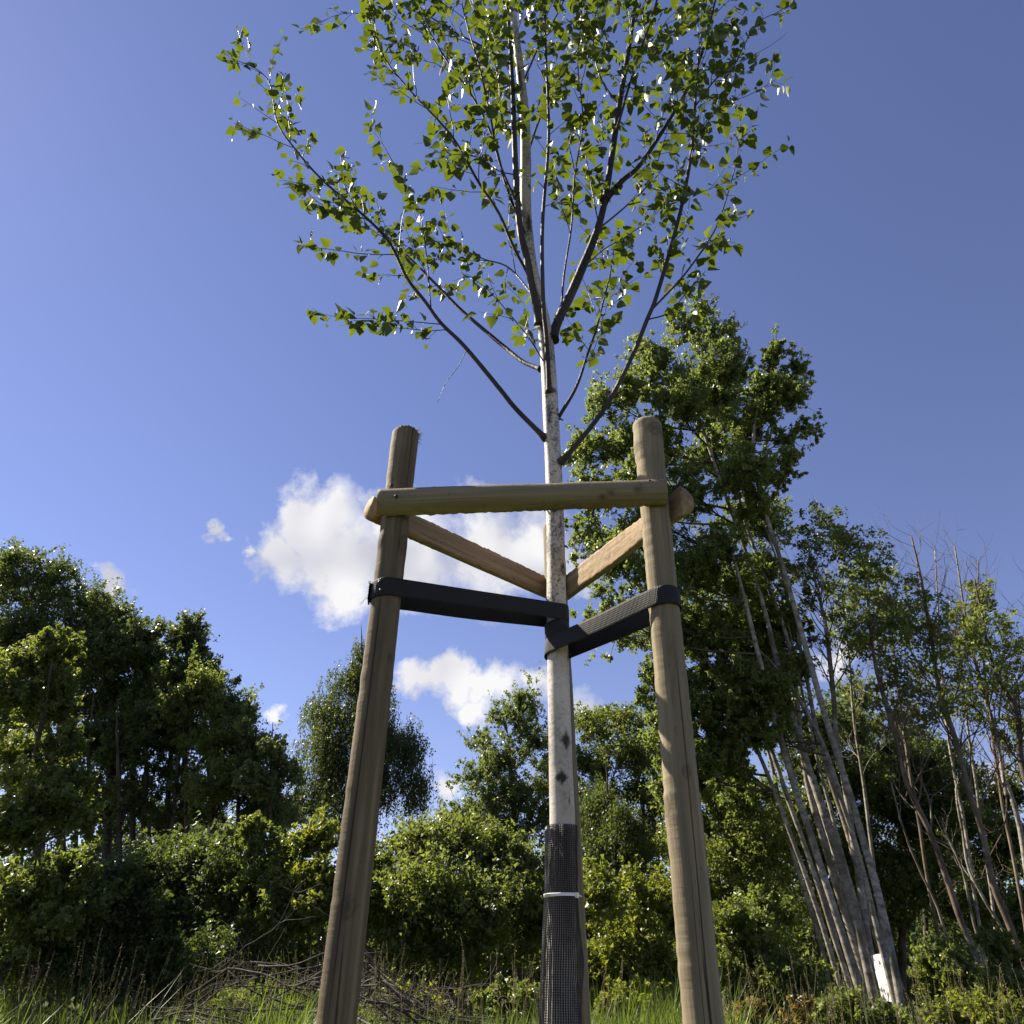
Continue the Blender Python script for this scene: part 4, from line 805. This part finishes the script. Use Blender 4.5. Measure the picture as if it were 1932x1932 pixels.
def conifer(px, py_top, Y, label, seed):
    rng = np.random.default_rng(seed); top = at(px, py_top, Y); root = thing('spruce_tree', (top[0], top[1], 0), label, 'tree', 'distant spruce tops'); mb = MB(); tube(mb, [[top[0], top[1], -.1], [top[0], top[1], top[2] * .6], top], [.11, .07, .01], 6); mb.build('trunk', DARKBARK, root)
    pts = []; h = top[2]
    for z_ in np.arange(0.2, h * .8, 0.32):
        for q in range(6):
            a = rng.uniform(0, 6.28); Lb = (0.12 + 0.20 * z_) * rng.uniform(.8, 1.1); t = np.sort(rng.random(int(30 + 40 * Lb))) ** .7
            pts.append(top + np.stack([np.cos(a) * Lb * t, np.sin(a) * Lb * t, -z_ + (0.35 * t ** 2 - 0.1 * t) * Lb], -1) + rng.normal(size=(len(t), 3)) * .03)
    V, Q = leaf_quads(rng, np.concatenate(pts), .10, .2); c = MB(); c.add(V, Q); c.build('crown', LF_DARK, root, smooth=False, kind='stuff')
conifer(856, 1508, 30, 'left of two distant spruce tops in the gap', 151); conifer(886, 1520, 30, 'right of two distant spruce tops in the gap', 152)

# poplar clump on the right: pale leaning stems carrying the tall crown
PG = 'pale poplar stems of the right-hand clump'
Z6 = lambda L_, w0, w1: [(1252.8 + .3516 * a, 1434 + .3516 * b, .84 * (w0 + (w1 - w0) * q / max(1, len(L_) - 1))) for q, (a, b) in enumerate(L_)]
Z7 = lambda L_, w0, w1: [(1252.8 + .3516 * a, 905.7 + .3516 * b, .84 * (w0 + (w1 - w0) * q / max(1, len(L_) - 1))) for q, (a, b) in enumerate(L_)]
def J(a, b): return a + b
tree('poplar_tree', 'leftmost thin pale stem of the leaning poplar clump', 'tree', 12.6, [J(Z6([(1000, 1400), (880, 1000), (760, 640), (690, 440), (620, 280), (560, 110)], 12, 9), Z7([(480, 1330), (380, 1180)], 8, 5))],
     [(1265, 1390, 50, 50), (1290, 1470, 55, 50), (1390, 1450, 50, 50), (1250, 1300, 45, 50), (1340, 1290, 48, 55), (1310, 1370, 45, 50), (1370, 1350, 45, 45), (1330, 1450, 50, 45, 0, .7)], nl(21000), .066, LF_POP, POPBARK, 161, PG, clump=.27, tips_per=30)
tree('poplar_tree', 'second poplar stem from the left, nearly parallel to the first', 'tree', 12.9, [J(Z6([(1040, 1360), (930, 1000), (850, 740), (770, 500), (690, 300), (640, 150)], 13, 10), Z7([(560, 1330), (500, 1200), (430, 1000)], 9, 5))],
     [(1290, 1210, 50, 60), (1340, 1230, 50, 50), (1270, 1290, 40, 50)], nl(9609), .064, LF_POP, POPBARK, 162, PG, clump=.27, tips_per=30)
tree('poplar_tree', 'third poplar stem from the left, thicker and paler', 'tree', 12.3, [J(Z6([(1100, 1400), (1000, 1050), (930, 850), (860, 640), (760, 330), (680, 60)], 19, 15), Z7([(620, 1420), (560, 1250), (500, 1000), (450, 700), (380, 450)], 14, 6))],
     [(1240, 1010, 75, 70), (1180, 1090, 60, 60), (1290, 1100, 70, 70), (1150, 1190, 55, 60, 0, .8), (1220, 1180, 65, 60), (1350, 1040, 50, 60)], nl(19958), .066, LF_POP, POPBARK, 163, PG, clump=.27, tips_per=30)
tree('poplar_tree', 'stout middle poplar stem bearing the tall left side of the crown', 'tree', 12.7, [J(Z6([(1150, 1390), (1060, 950), (960, 600), (850, 250), (760, 0)], 20, 15), Z7([(690, 1300), (620, 1000), (560, 700), (480, 480), (330, 100)], 14, 8) + [(1330, 820, 6), (1290, 700, 4)])],
     [(1235, 700, 38, 50), (1200, 760, 50, 50), (1270, 770, 55, 50), (1130, 770, 40, 40, 0, .7), (1110, 850, 45, 40), (1190, 850, 60, 55), (1260, 860, 60, 60), (1120, 940, 50, 45), (1200, 930, 60, 50), (1290, 950, 60, 60), (1110, 1030, 40, 50, 0, .8)], nl(28089), .068, LF_POP, POPBARK, 164, PG, clump=.27, tips_per=30)
tree('poplar_tree', 'poplar stem that forks below the highest crown tip', 'tree', 13.1, [J(Z6([(1135, 1330), (1000, 950), (900, 600), (800, 250), (720, 0)], 15, 12), Z7([(730, 1100), (690, 900), (600, 650), (500, 450), (400, 100)], 11, 7) + [(1370, 830, 6), (1345, 700, 4), (1330, 600, 3)])],
     [(1328, 595, 26, 36, 0, .9), (1352, 640, 38, 40), (1300, 640, 34, 40, 0, .8), (1345, 710, 55, 48), (1385, 700, 36, 44), (1300, 740, 45, 45), (1360, 790, 60, 55), (1340, 880, 60, 55)], nl(19219), .066, LF_POP, POPBARK, 165, PG, clump=.27, tips_per=30)
tree('poplar_tree', 'slender poplar stem between the forked one and the white board', 'tree', 13.4, [J(Z6([(1180, 1100), (1080, 700), (960, 350), (880, 100), (830, 0)], 13, 11), Z7([(800, 1250), (740, 1000), (720, 850), (650, 600), (560, 300)], 10, 5))],
     [(1420, 1010, 55, 60), (1380, 1110, 60, 60), (1440, 1120, 50, 60), (1400, 1200, 60, 55), (1350, 1180, 50, 50)], nl(16262), .064, LF_POP, POPBARK, 166, PG, clump=.27, tips_per=30)
tree('poplar_tree', 'thick rightmost poplar stem standing in front of the white board', 'tree', 12.0, [J(Z6([(1290, 1410), (1230, 1050), (1150, 700), (1080, 400), (1000, 200), (960, 60)], 20, 15), Z7([(900, 1400), (830, 1150), (745, 900), (715, 740), (640, 450), (540, 180), (470, 0)], 14, 8) + [(1395, 800, 6), (1440, 730, 4)])],
     [(1465, 690, 26, 44, 0, .9), (1440, 750, 40, 42), (1512, 720, 20, 44, 0, .8), (1480, 770, 36, 36), (1525, 815, 30, 20, 0, .7), (1425, 820, 50, 46), (1490, 840, 28, 30, 0, .6), (1400, 900, 55, 55), (1465, 890, 40, 36, 0, .8), (1430, 960, 40, 40, 0, .6)], nl(16262), .070, LF_POP, POPBARK, 167, PG, clump=.27, tips_per=30)
tree('poplar_tree', 'pale poplar stem passing just behind the rightmost one', 'tree', 12.5, [J(Z6([(1170, 1010), (1070, 600), (1010, 350), (940, 100)], 13, 11), Z7([(860, 1450), (800, 1300), (740, 1120), (610, 1000)], 10, 5))],
     [(1440, 1330, 50, 45), (1400, 1290, 45, 40), (1470, 1290, 40, 40, 0, .7), (1380, 1390, 50, 40), (1450, 1400, 45, 35, 0, .6)], nl(11088), .064, LF_POP, POPBARK, 168, PG, clump=.27, tips_per=30)
tree('poplar_tree', 'dark-leaved poplar stem with low side branches in the clump', 'tree', 13.8, [J(Z6([(1080, 1390), (1030, 1000), (960, 700), (890, 440), (820, 200)], 12, 10), Z7([(700, 1400), (660, 1150), (600, 950)], 9, 5))],
     [(1440, 1220, 45, 50), (1500, 1190, 34, 40, 0, .7), (1480, 1080, 30, 40, 0, .5), (1410, 1500, 50, 40, 0, .6)], nl(8870), .062, LF_POP, POPBARK, 169, PG, clump=.27, tips_per=30)

for q, (dx, Yq, lab) in enumerate([(-22, 13.9, 'very thin pale stem showing left of the poplar clump'), (14, 14.2, 'very thin pale stem between the second and third poplars'), (44, 14.4, 'very thin pale stem behind the middle of the poplar clump'), (66, 13.2, 'thin pale stem rising between the stout poplar and the white board')]):
    tree('poplar_tree', lab, 'tree', Yq, [[(1605 + dx, 1930, 8), (1562 + dx, 1760, 8), (1522 + dx, 1620, 7), (1482 + dx, 1470, 6), (1450 + dx, 1330, 5), (1425 + dx, 1200, 4)]], [(1415 + dx, 1180, 34, 45), (1440 + dx, 1260, 34, 40, 0, .7), (1400 + dx, 1330, 30, 35, 0, .6)], nl(3200), .062, LF_POP, POPBARK, 190 + q, PG)
# sparse, half-bare trees at the right edge
def sparse(label, Y, trunk, seed, bmat, leafspots, nleaf, twig_amt=1.0, group='half-bare trees at the right', lmat=LF_MID, twmat=None, low=.42):
    """bare branching grown along the stem, leaves only in the given places"""
    rng = np.random.default_rng(seed); P, R = path_to_ground(trunk, Y); root = thing('half_bare_tree', (P[0][0], P[0][1], 0), label, 'tree', group)
    Q = soften(smooth_path(P, step=.2), 2); Rr = np.interp(np.linspace(0, 1, len(Q)), np.linspace(0, 1, len(R)), R); Q = Q + np.stack([vnoise(rng, len(Q)), vnoise(rng, len(Q)), 0 * Rr], -1) * .03
    mb = MB(); tube(mb, Q, Rr * (1 + .07 * vnoise(rng, len(Q), 5)), 9); mb.build('trunk', bmat, root)
    br = MB(); tips = []
    def grow(p, d, Lb, r, lv):
        n_ = 7; S = [p]; q = d
        for _ in range(n_):
            q = unit(q + rng.normal(size=3) * .13 + [0, 0, .06]); S.append(S[-1] + q * Lb / n_)
        S = np.array(S); tube(br, S, np.linspace(r, r * .35, n_ + 1), 5 if lv == 0 else 3, cap=False); tips.append(S[-1]); tips.append(S[n_ // 2])
        if lv < 2:
            for k_ in range(int(rng.integers(3, 6))):
                i_ = int(rng.integers(2, n_ + 1)); tg = unit(S[i_] - S[i_ - 1]); grow(S[i_], unit(tg + unit(rng.normal(size=3)) * .75), Lb * rng.uniform(.35, .6), r * .5, lv + 1)
    n = len(Q); s0 = int(n * low)
    for i_ in range(s0, n):
        for _ in range(1 + (rng.random() < .3 * twig_amt)):
            if rng.random() > .75 * twig_amt: continue
            tg = unit(Q[i_] - Q[i_ - 1]); f_ = (i_ - s0) / max(1, n - s0); grow(Q[i_], unit(tg + unit(rng.normal(size=3) * [1, 1, .4]) * rng.uniform(.5, .95)), rng.uniform(.5, 1.6) * (1.1 - .55 * f_), max(.005, Rr[i_] * .38), 0 if f_ < .75 else 1)
    br.build('branches', twmat or bmat, root, kind='stuff')
    if leafspots:
        pts = []; W_ = np.array([s[2] * s[3] for s in leafspots], float); W_ /= W_.sum()
        for s, wt in zip(leafspots, W_):
            c, r = lobe(*s[:4], Y); r = r * 1.65; nt_ = 34
            T0 = c + unit(rng.normal(size=(nt_, 3))) * r * (rng.random((nt_, 1)) ** .4)
            for t0 in T0:
                near = tips[int(np.linalg.norm(np.array(tips) - t0, axis=1).argmin())]; t1 = t0 * .75 + near * .25; tube(br, [near, (near + t1) / 2 + rng.normal(size=3) * .05, t1], [.006, .005, .003], 3, cap=False)
                m_ = int(nleaf * wt / nt_); pts.append(t1 + rng.normal(size=(m_, 3)) * r.mean() * [.10, .10, .085])
        V, Fq = leaf_quads(rng, np.concatenate(pts), .066, .3); c = MB(); c.add(V, Fq); c.build('crown', lmat, root, smooth=False, kind='stuff')
sparse('thin dark-barked tree rising right beside the poplar crown', 13.2, J(Z7([(1010, 1900), (950, 1450), (930, 1200), (880, 800), (850, 650), (800, 500), (770, 350)], 14, 4), []), 201, POPBARK, [(1550, 995, 30, 25), (1530, 1050, 18, 18), (1575, 1010, 16, 14), (1530, 1110, 16, 30)], 2600, 1.1, lmat=LF_DARK)
sparse('rusty-barked tree with a thin leafy top beside the poplars', 12.4, J(Z6([(1790, 1410), (1650, 1000), (1560, 750), (1450, 430), (1310, 130)], 15, 12), Z7([(1280, 1450), (1200, 1200), (1130, 950), (1100, 600), (1060, 350)], 11, 4)), 202, RUSTBARK, [(1640, 1180, 40, 40), (1600, 1200, 30, 40), (1625, 1030, 34, 26), (1600, 1060, 32, 30), (1640, 1060, 26, 26), (1610, 1110, 34, 20), (1660, 1080, 16, 20), (1570, 1020, 24, 22)], 5200, 1.25)
sparse('rusty-barked tree with a dead spire and leafy sides', 12.8, J(Z6([(1930, 1280), (1880, 950), (1770, 680), (1700, 380), (1600, 100)], 16, 13), Z7([(1550, 1400), (1460, 1100), (1430, 850), (1390, 550), (1340, 300)], 12, 3)), 203, RUSTBARK, [(1720, 1330, 40, 34), (1760, 1290, 34, 34), (1710, 1130, 30, 26), (1690, 1170, 40, 26), (1740, 1170, 34, 30), (1700, 1210, 40, 30), (1690, 1270, 36, 30), (1770, 1210, 22, 24), (1660, 1160, 20, 24)], 6500, 1.25)
sparse('pale-stemmed tree with a bare reddish twiggy top', 13.6, J(Z6([(1990, 900), (1900, 330), (1820, 100)], 12, 10), Z7([(1840, 1717), (1750, 1300), (1690, 1100), (1640, 900), (1600, 650), (1560, 350)], 10, 3)), 204, POPBARK, [], 0, 1.4, twmat=REDTWIG)
sparse('crooked dark tree with tufts of leaves near the right edge', 13.0, J(Z6([(1990, 560), (1932, 150)], 15, 14), Z7([(1910, 1600), (1890, 1400), (1860, 1200), (1750, 1000), (1700, 700), (1680, 530)], 13, 4)), 205, DARKBARK, [(1830, 1330, 34, 34), (1870, 1300, 30, 34), (1850, 1165, 30, 26), (1870, 1200, 30, 26), (1835, 1210, 26, 24), (1880, 1240, 24, 24), (1820, 1250, 20, 24)], 3600, 1.2)
sparse('leafy tree cut by the right edge of the picture', 13.8, [(2010, 1900, 14), (1990, 1600, 12), (1965, 1350, 9), (1945, 1150, 4)], 206, DARKBARK, [(1925, 1275, 26, 40), (1920, 1420, 24, 40), (1935, 1350, 24, 30), (1950, 1220, 30, 30)], 3600, 1.2)
sparse('thin crooked stem between the poplars and the rusty-barked tree', 12.2, Z6([(1640, 1280), (1560, 1060), (1480, 800), (1340, 530), (1265, 300), (1220, 120)], 8, 3), 207, RUSTBARK, [], 0, .2)
sparse('thin pale stem leaning behind the rusty-barked tree', 13.4, Z6([(1790, 1220), (1700, 1000), (1650, 780), (1560, 520), (1500, 330)], 8, 4), 208, POPBARK, [], 0, .18)
sparse('grey upright stem crossing the rusty trees at the right', 13.9, Z6([(1960, 1350), (1850, 950), (1700, 700), (1610, 450), (1560, 150)], 8, 4), 209, POPBARK, [], 0, .18)

for q, (x0, x1, yt, Yq, w_, bm, lab, lsp) in enumerate([(1690, 1585, 1090, 14.3, 7, POPBARK, 'thin upright stem just right of the poplar clump', [(1585, 1120, 26, 34), (1600, 1190, 24, 30)]),
        (1800, 1668, 1075, 14.6, 7, RUSTBARK, 'thin stem with a sparse top between the two rusty trees', [(1668, 1110, 24, 30), (1680, 1180, 26, 30)]),
        (1870, 1760, 1040, 14.8, 6, POPBARK, 'thin bare-topped stem near the reddish twiggy tree', []), (1960, 1838, 1060, 14.2, 7, RUSTBARK, 'thin twiggy stem second from the right edge', [(1850, 1140, 22, 30)]),
        (1900, 1800, 1150, 14.0, 6, POPBARK, 'short thin stem among the right-hand trees', [(1805, 1190, 22, 26)])]):
    sparse(lab, Yq, [(x0, 1920, w_), (x0 - .42 * (x0 - x1), 1600, w_ * .9), (x0 - .75 * (x0 - x1), 1350, w_ * .7), (x1, yt, 2)], 220 + q, bm, lsp, 1500 if lsp else 0, 1.0, twmat=REDTWIG if q == 2 else None, low=.64)

# darker trees closing the view behind
BK = 'dark trees closing the view at the right'
tree('broadleaf_tree', 'dense tree filling the view just right of the right stake', 'tree', 15.2, [[(1370, 1900, 14), (1375, 1650, 12), (1370, 1500, 7)]], [(1330, 1500, 60, 50), (1400, 1530, 70, 60), (1310, 1600, 60, 70), (1390, 1640, 80, 70), (1330, 1720, 70, 70), (1450, 1600, 60, 70), (1430, 1740, 90, 80)], nl(32000), .060, LF_MID, DARKBARK, 171, BK)
tree('broadleaf_tree', 'dark tree seen through the poplar stems', 'tree', 16.5, [[(1540, 1900, 14), (1535, 1600, 11), (1530, 1450, 6)]], [(1490, 1360, 50, 50), (1540, 1440, 60, 60), (1590, 1370, 45, 50), (1500, 1530, 70, 60), (1600, 1500, 60, 60), (1540, 1640, 80, 70), (1620, 1620, 70, 70), (1570, 1760, 90, 70)], nl(32000), .062, LF_DARK, DARKBARK, 172, BK)
tree('pine_tree', 'dark pine behind the rusty-barked trees', 'tree', 17, [[(1700, 1900, 16), (1705, 1600, 12), (1700, 1450, 6)]], [(1680, 1440, 60, 50), (1740, 1480, 60, 50), (1650, 1520, 60, 50), (1720, 1570, 70, 60), (1780, 1560, 60, 60), (1690, 1660, 80, 60), (1760, 1700, 80, 70), (1650, 1760, 70, 70)], nl(30000), .066, LF_DARK, DARKBARK, 173, BK)
tree('broadleaf_tree', 'shadowy tree low behind the right edge trunks', 'tree', 17.5, [[(1880, 1900, 14), (1875, 1650, 11), (1870, 1520, 6)]], [(1850, 1540, 50, 40), (1910, 1500, 40, 45), (1830, 1620, 70, 60), (1910, 1630, 60, 70), (1850, 1740, 80, 70), (1930, 1760, 60, 70)], nl(24000), .064, LF_DARK, DARKBARK, 174, BK)
tree('broadleaf_tree', 'loose green tree behind the rusty-barked trees, sky showing through', 'tree', 18.8, [[(1750, 1900, 12), (1740, 1600, 10), (1720, 1400, 5)], [(1640, 1900, 11), (1635, 1600, 9), (1625, 1380, 5)]],
     [(1620, 1330, 45, 45), (1590, 1390, 45, 45), (1660, 1400, 45, 45), (1710, 1360, 40, 40, 0, .7), (1750, 1420, 45, 45), (1800, 1460, 45, 40, 0, .8), (1850, 1480, 40, 36, 0, .7), (1640, 1480, 50, 45), (1720, 1500, 50, 45), (1790, 1540, 50, 45)], nl(17000), .070, LF_MID, DARKBARK, 175, BK)
shrub('low green shrub under the poplars right of the right stake', 10.8, [(1430, 1820, 60, 60), (1390, 1760, 50, 60), (1490, 1850, 50, 50), (1370, 1850, 60, 50), (1440, 1740, 40, 50)], nl(16000), .048, LF_MID, 181)
shrub('small bush just right of the white board', 10.9, [(1780, 1840, 42, 50), (1755, 1885, 34, 30), (1815, 1870, 40, 40)], nl(8000), .048, LF_MID, 182)
shrub('leafy climber-like shrub at the bottom right corner', 10.6, [(1910, 1830, 30, 40), (1930, 1880, 40, 40), (1880, 1800, 18, 50)], nl(6000), .052, LF_MID, 183)
shrub('young shoots with bronze tips at the foot of the right stake', 6.6, [(1405, 1915, 26, 26), (1435, 1905, 12, 26), (1400, 1950, 40, 30)], 900, .040, LF_RED, 184, name='young_shoot', cat='shoots', group='bronze-tipped shoots', stems=4)
shrub('young shoots with bronze tips below the poplar stems', 6.9, [(1505, 1905, 14, 24), (1525, 1900, 14, 24), (1510, 1945, 34, 30)], 900, .040, LF_RED, 185, name='young_shoot', cat='shoots', group='bronze-tipped shoots', stems=4)

# low thicket far behind, one continuous mass
rng = np.random.default_rng(191); pts = []; th_st = MB()
for q in range(230):
    x = rng.uniform(-27, 27); y = 24 + 0.012 * x * x * rng.uniform(.6, 1.2) + rng.uniform(-2, 2); h = rng.uniform(2.2, 4.4) + (0.8 if x > 2 else 0); c_ = np.array([x, y, h * .5]); n_ = 420
    tube(th_st, [[x, y, -.1], [x + .1, y, h * .5], [x + rng.normal(0, .3), y, h * .9]], [.05, .04, .01], 4, cap=False)
    u_ = unit(rng.normal(size=(n_, 3))) * (rng.random((n_, 1)) ** .4) * [1.7, 1.3, h * .55]; k_ = (rng.random((14, 3)) - .5) * [3, 2, h]; pts.append(c_ + u_ * .7 + k_[rng.integers(0, 14, n_)] * .35)
pts = np.concatenate(pts); pts[:, 2] = np.abs(pts[:, 2]); V, Q = leaf_quads(rng, pts, .22, .4); tk = MB(); tk.add(V, Q)
o = tk.build('thicket', LF_DARK, smooth=False); tag(o, 'dark distant thicket closing the horizon behind the trees', 'thicket', kind='stuff')
th_st.build('stems', DARKBARK, o)

# ------------------------------------------------------------------ white board among the poplars
c = [at(1643, 1803, 13.0), at(1684, 1794, 12.45), at(1704, 1893, 12.35), at(1666, 1888, 12.9)]
wb = MB(); nu, nv = 9, 13; u, v = np.meshgrid(np.linspace(0, 1, nu), np.linspace(0, 1, nv))
def bil(u, v): return (c[0] * ((1 - u) * (1 - v))[..., None] + c[1] * (u * (1 - v))[..., None] + c[2] * (u * v)[..., None] + c[3] * ((1 - u) * v)[..., None])
S = bil(u, v) + np.stack([0 * u, -0.03 * np.sin(u * 3.1) - .015 * np.sin(v * 4), 0 * u], -1)
S = np.concatenate([S.reshape(-1, 3), S.reshape(-1, 3) + [0, .012, 0]]); i = (np.arange(nv - 1)[:, None] * nu + np.arange(nu - 1)[None]).ravel(); n = nu * nv
ring = np.concatenate([np.arange(nu), np.arange(1, nv) * nu + nu - 1, (nv - 1) * nu + np.arange(nu - 2, -1, -1), np.arange(nv - 2, 0, -1) * nu]); r2 = np.roll(ring, -1)
wb.add(S, np.stack([i, i + nu, i + nu + 1, i + 1], -1), np.stack([i + n, i + n + 1, i + n + nu + 1, i + n + nu], -1), np.stack([ring, r2, r2 + n, ring + n], -1))
o = wb.build('white_board', BOARD, smooth=False); tag(o, 'blank white board propped up behind the rightmost poplar stem', 'board')

# ------------------------------------------------------------------ brush pile of dead branches
rng = np.random.default_rng(61)
bp0 = at(640, 1900, 8.0); pile = thing('brush_pile', (bp0[0], bp0[1], 0), 'heap of dead grey branches on the grass behind the left stake', 'brush pile')
tw = MB()
for q in range(75):
    x_ = rng.uniform(330, 860); y_ = 1918 - 110 * math.exp(-((x_ - 590) / 130) ** 2) * rng.uniform(0.0, 1.2) + rng.uniform(-12, 30); Yd = rng.uniform(7.0, 8.8)
    p = at(x_, y_, Yd); p[2] = max(p[2], 0.05)
    a = rng.choice([0, math.pi]) + rng.normal(0, .5); el = rng.normal(.02, .16); d = np.array([math.cos(a) * math.cos(el), math.sin(a) * math.cos(el), math.sin(el)]); Lb = rng.uniform(.5, 1.9); r0 = rng.uniform(.004, .013)
    n_ = 14; P = [p - d * Lb / 2]; bend = rng.normal(size=3) * .09
    for _ in range(n_): d = unit(d + bend * .5 + rng.normal(size=3) * .10); P.append(P[-1] + d * Lb / n_)
    P = np.array(P); P[:, 2] = np.maximum(P[:, 2], .03); top_ = 0.55 + 1.0 * np.exp(-((proj(P)[:, 0] - 570) / 150) ** 2); P[:, 2] = np.where(P[:, 2] > top_, top_ + .25 * (P[:, 2] - top_), P[:, 2])
    mb = MB(); tube(mb, P, np.linspace(r0, r0 * .35, n_ + 1), 5); mb.build('dead_branch', DEAD, pile)
    for _ in range(6):
        i_ = int(rng.integers(3, n_)); d2 = unit(unit(P[i_] - P[i_ - 1]) + rng.normal(size=3) * .6); L2 = rng.uniform(.12, .5); S = [P[i_]]
        for _ in range(5): d2 = unit(d2 + rng.normal(size=3) * .18); S.append(S[-1] + d2 * L2 / 5)
        tube(tw, S, np.linspace(.0035, .001, 6), 3, cap=False)
for q in range(110):
    p = at(rng.uniform(690, 880), rng.uniform(1860, 1910), rng.uniform(7.6, 8.4)); d = unit(rng.normal(size=3) * [1, 1, .5]); L2 = rng.uniform(.2, .6); S = [p]
    for _ in range(5): d = unit(d + rng.normal(size=3) * .2); S.append(S[-1] + d * L2 / 5)
    tube(tw, S, np.linspace(.005, .0015, 6), 3, cap=False)
tw.build('fine_twigs', DEAD, pile, kind='stuff')

# low weeds at the edge of the grass
for q, (x_, y_, rx_, ry_, Yq, mt, lab) in enumerate([(470, 1905, 60, 34, 8.9, LF_MID, 'low weeds under the dead branches left of the left stake'), (770, 1905, 60, 34, 8.8, LF_YEL, 'low weeds right of the left stake in front of the round shrub'),
        (960, 1890, 50, 40, 8.7, LF_MID, 'low weeds just left of the black mesh sleeve'), (1195, 1900, 60, 40, 8.6, LF_YEL, 'low weeds between the mesh sleeve and right stake'), (1600, 1920, 60, 34, 8.8, LF_MID, 'low weeds at the foot of the poplar clump'), (1850, 1915, 70, 36, 8.8, LF_YEL, 'low weeds in front of the rusty-barked trees')]):
    shrub(lab, Yq, [(x_, y_, rx_, ry_), (x_ - rx_ * .8, y_ + 10, rx_ * .7, ry_ * .7), (x_ + rx_ * .8, y_ + 8, rx_ * .7, ry_ * .8)], nl(2600), .042, mt, 240 + q, cat='weeds', group='low weeds along the grass edge', name='weed_clump', stems=4)

# ------------------------------------------------------------------ grass
def blades(rng, N_, xr, yr, hm, hs, wd, lean=.35, mask=None):
    x = rng.uniform(*xr, N_); y = rng.uniform(*yr, N_); cl = 0.75 + 0.35 * np.sin(x * 1.7 + 2 * np.sin(y * .9)) * np.sin(y * 1.1 + 1); h = np.clip(rng.normal(hm, hs, N_) * cl, .12, 2)
    a = rng.uniform(0, 6.28, N_); dv = np.stack([np.cos(a), np.sin(a)], -1); ln = rng.normal(lean, .2, N_) * h; b = np.stack([-dv[:, 1], dv[:, 0]], -1)
    z0 = ground_z(x, y); rows = []
    for t, ww in ((0, 1), (.4, .85), (.75, .55)):
        cx = x + dv[:, 0] * ln * t ** 2; cy = y + dv[:, 1] * ln * t ** 2; zz = z0 + h * (t - .18 * t ** 2 * np.abs(ln / h))
        for sg in (-1, 1): rows.append(np.stack([cx + sg * b[:, 0] * wd * ww, cy + sg * b[:, 1] * wd * ww, zz], -1))
    rows.append(np.stack([x + dv[:, 0] * ln, y + dv[:, 1] * ln, z0 + h * (1 - .22 * np.abs(ln / h))], -1))
    V = np.stack(rows, 1).reshape(-1, 3); i = np.arange(N_)[:, None] * 7
    return V, np.concatenate([i + [[0, 1, 3, 2]], i + [[2, 3, 5, 4]]]), i + [[4, 5, 6]]
rng = np.random.default_rng(71); gr = MB()
gr.add(*blades(rng, 20000, (-6, 6), (3.6, 8.0), .56, .17, .0042))
gr.add(*blades(rng, 17000, (-9, 9), (8.0, 12.0), .68, .20, .006))
gr.add(*blades(rng, 7000, (-1.6, 1.6), (5.8, 8.0), .88, .10, .0055))
o = gr.build('meadow_grass', GRASS, smooth=False); tag(o, 'tall green meadow grass along the bottom of the picture', 'grass', kind='stuff')
sh = MB()
for q in range(320):
    x, y = rng.uniform(-4, 5), rng.uniform(5.5, 9.5); h = rng.uniform(.8, 1.15); a = rng.uniform(0, 6.28); l_ = rng.uniform(.02, .16); p = np.array([x, y, ground_z(x, y)]); t = p + [math.cos(a) * l_, math.sin(a) * l_, h]
    tube(sh, smooth_path([p, p + [0, 0, h * .5], t], 7), np.linspace(.0022, .001, 7), 3, cap=False)
    for k_ in range(14):
        u_ = 1 - .018 * k_; qv = p * (1 - u_) + t * u_; d = unit(rng.normal(size=3) + [0, 0, 1.2]) * rng.uniform(.01, .028); tube(sh, [qv, qv + d], [.002, .0008], 3, cap=False)
o = sh.build('grass_seed_heads', STRAW); tag(o, 'thin pale seed heads standing above the meadow grass', 'grass', kind='stuff')
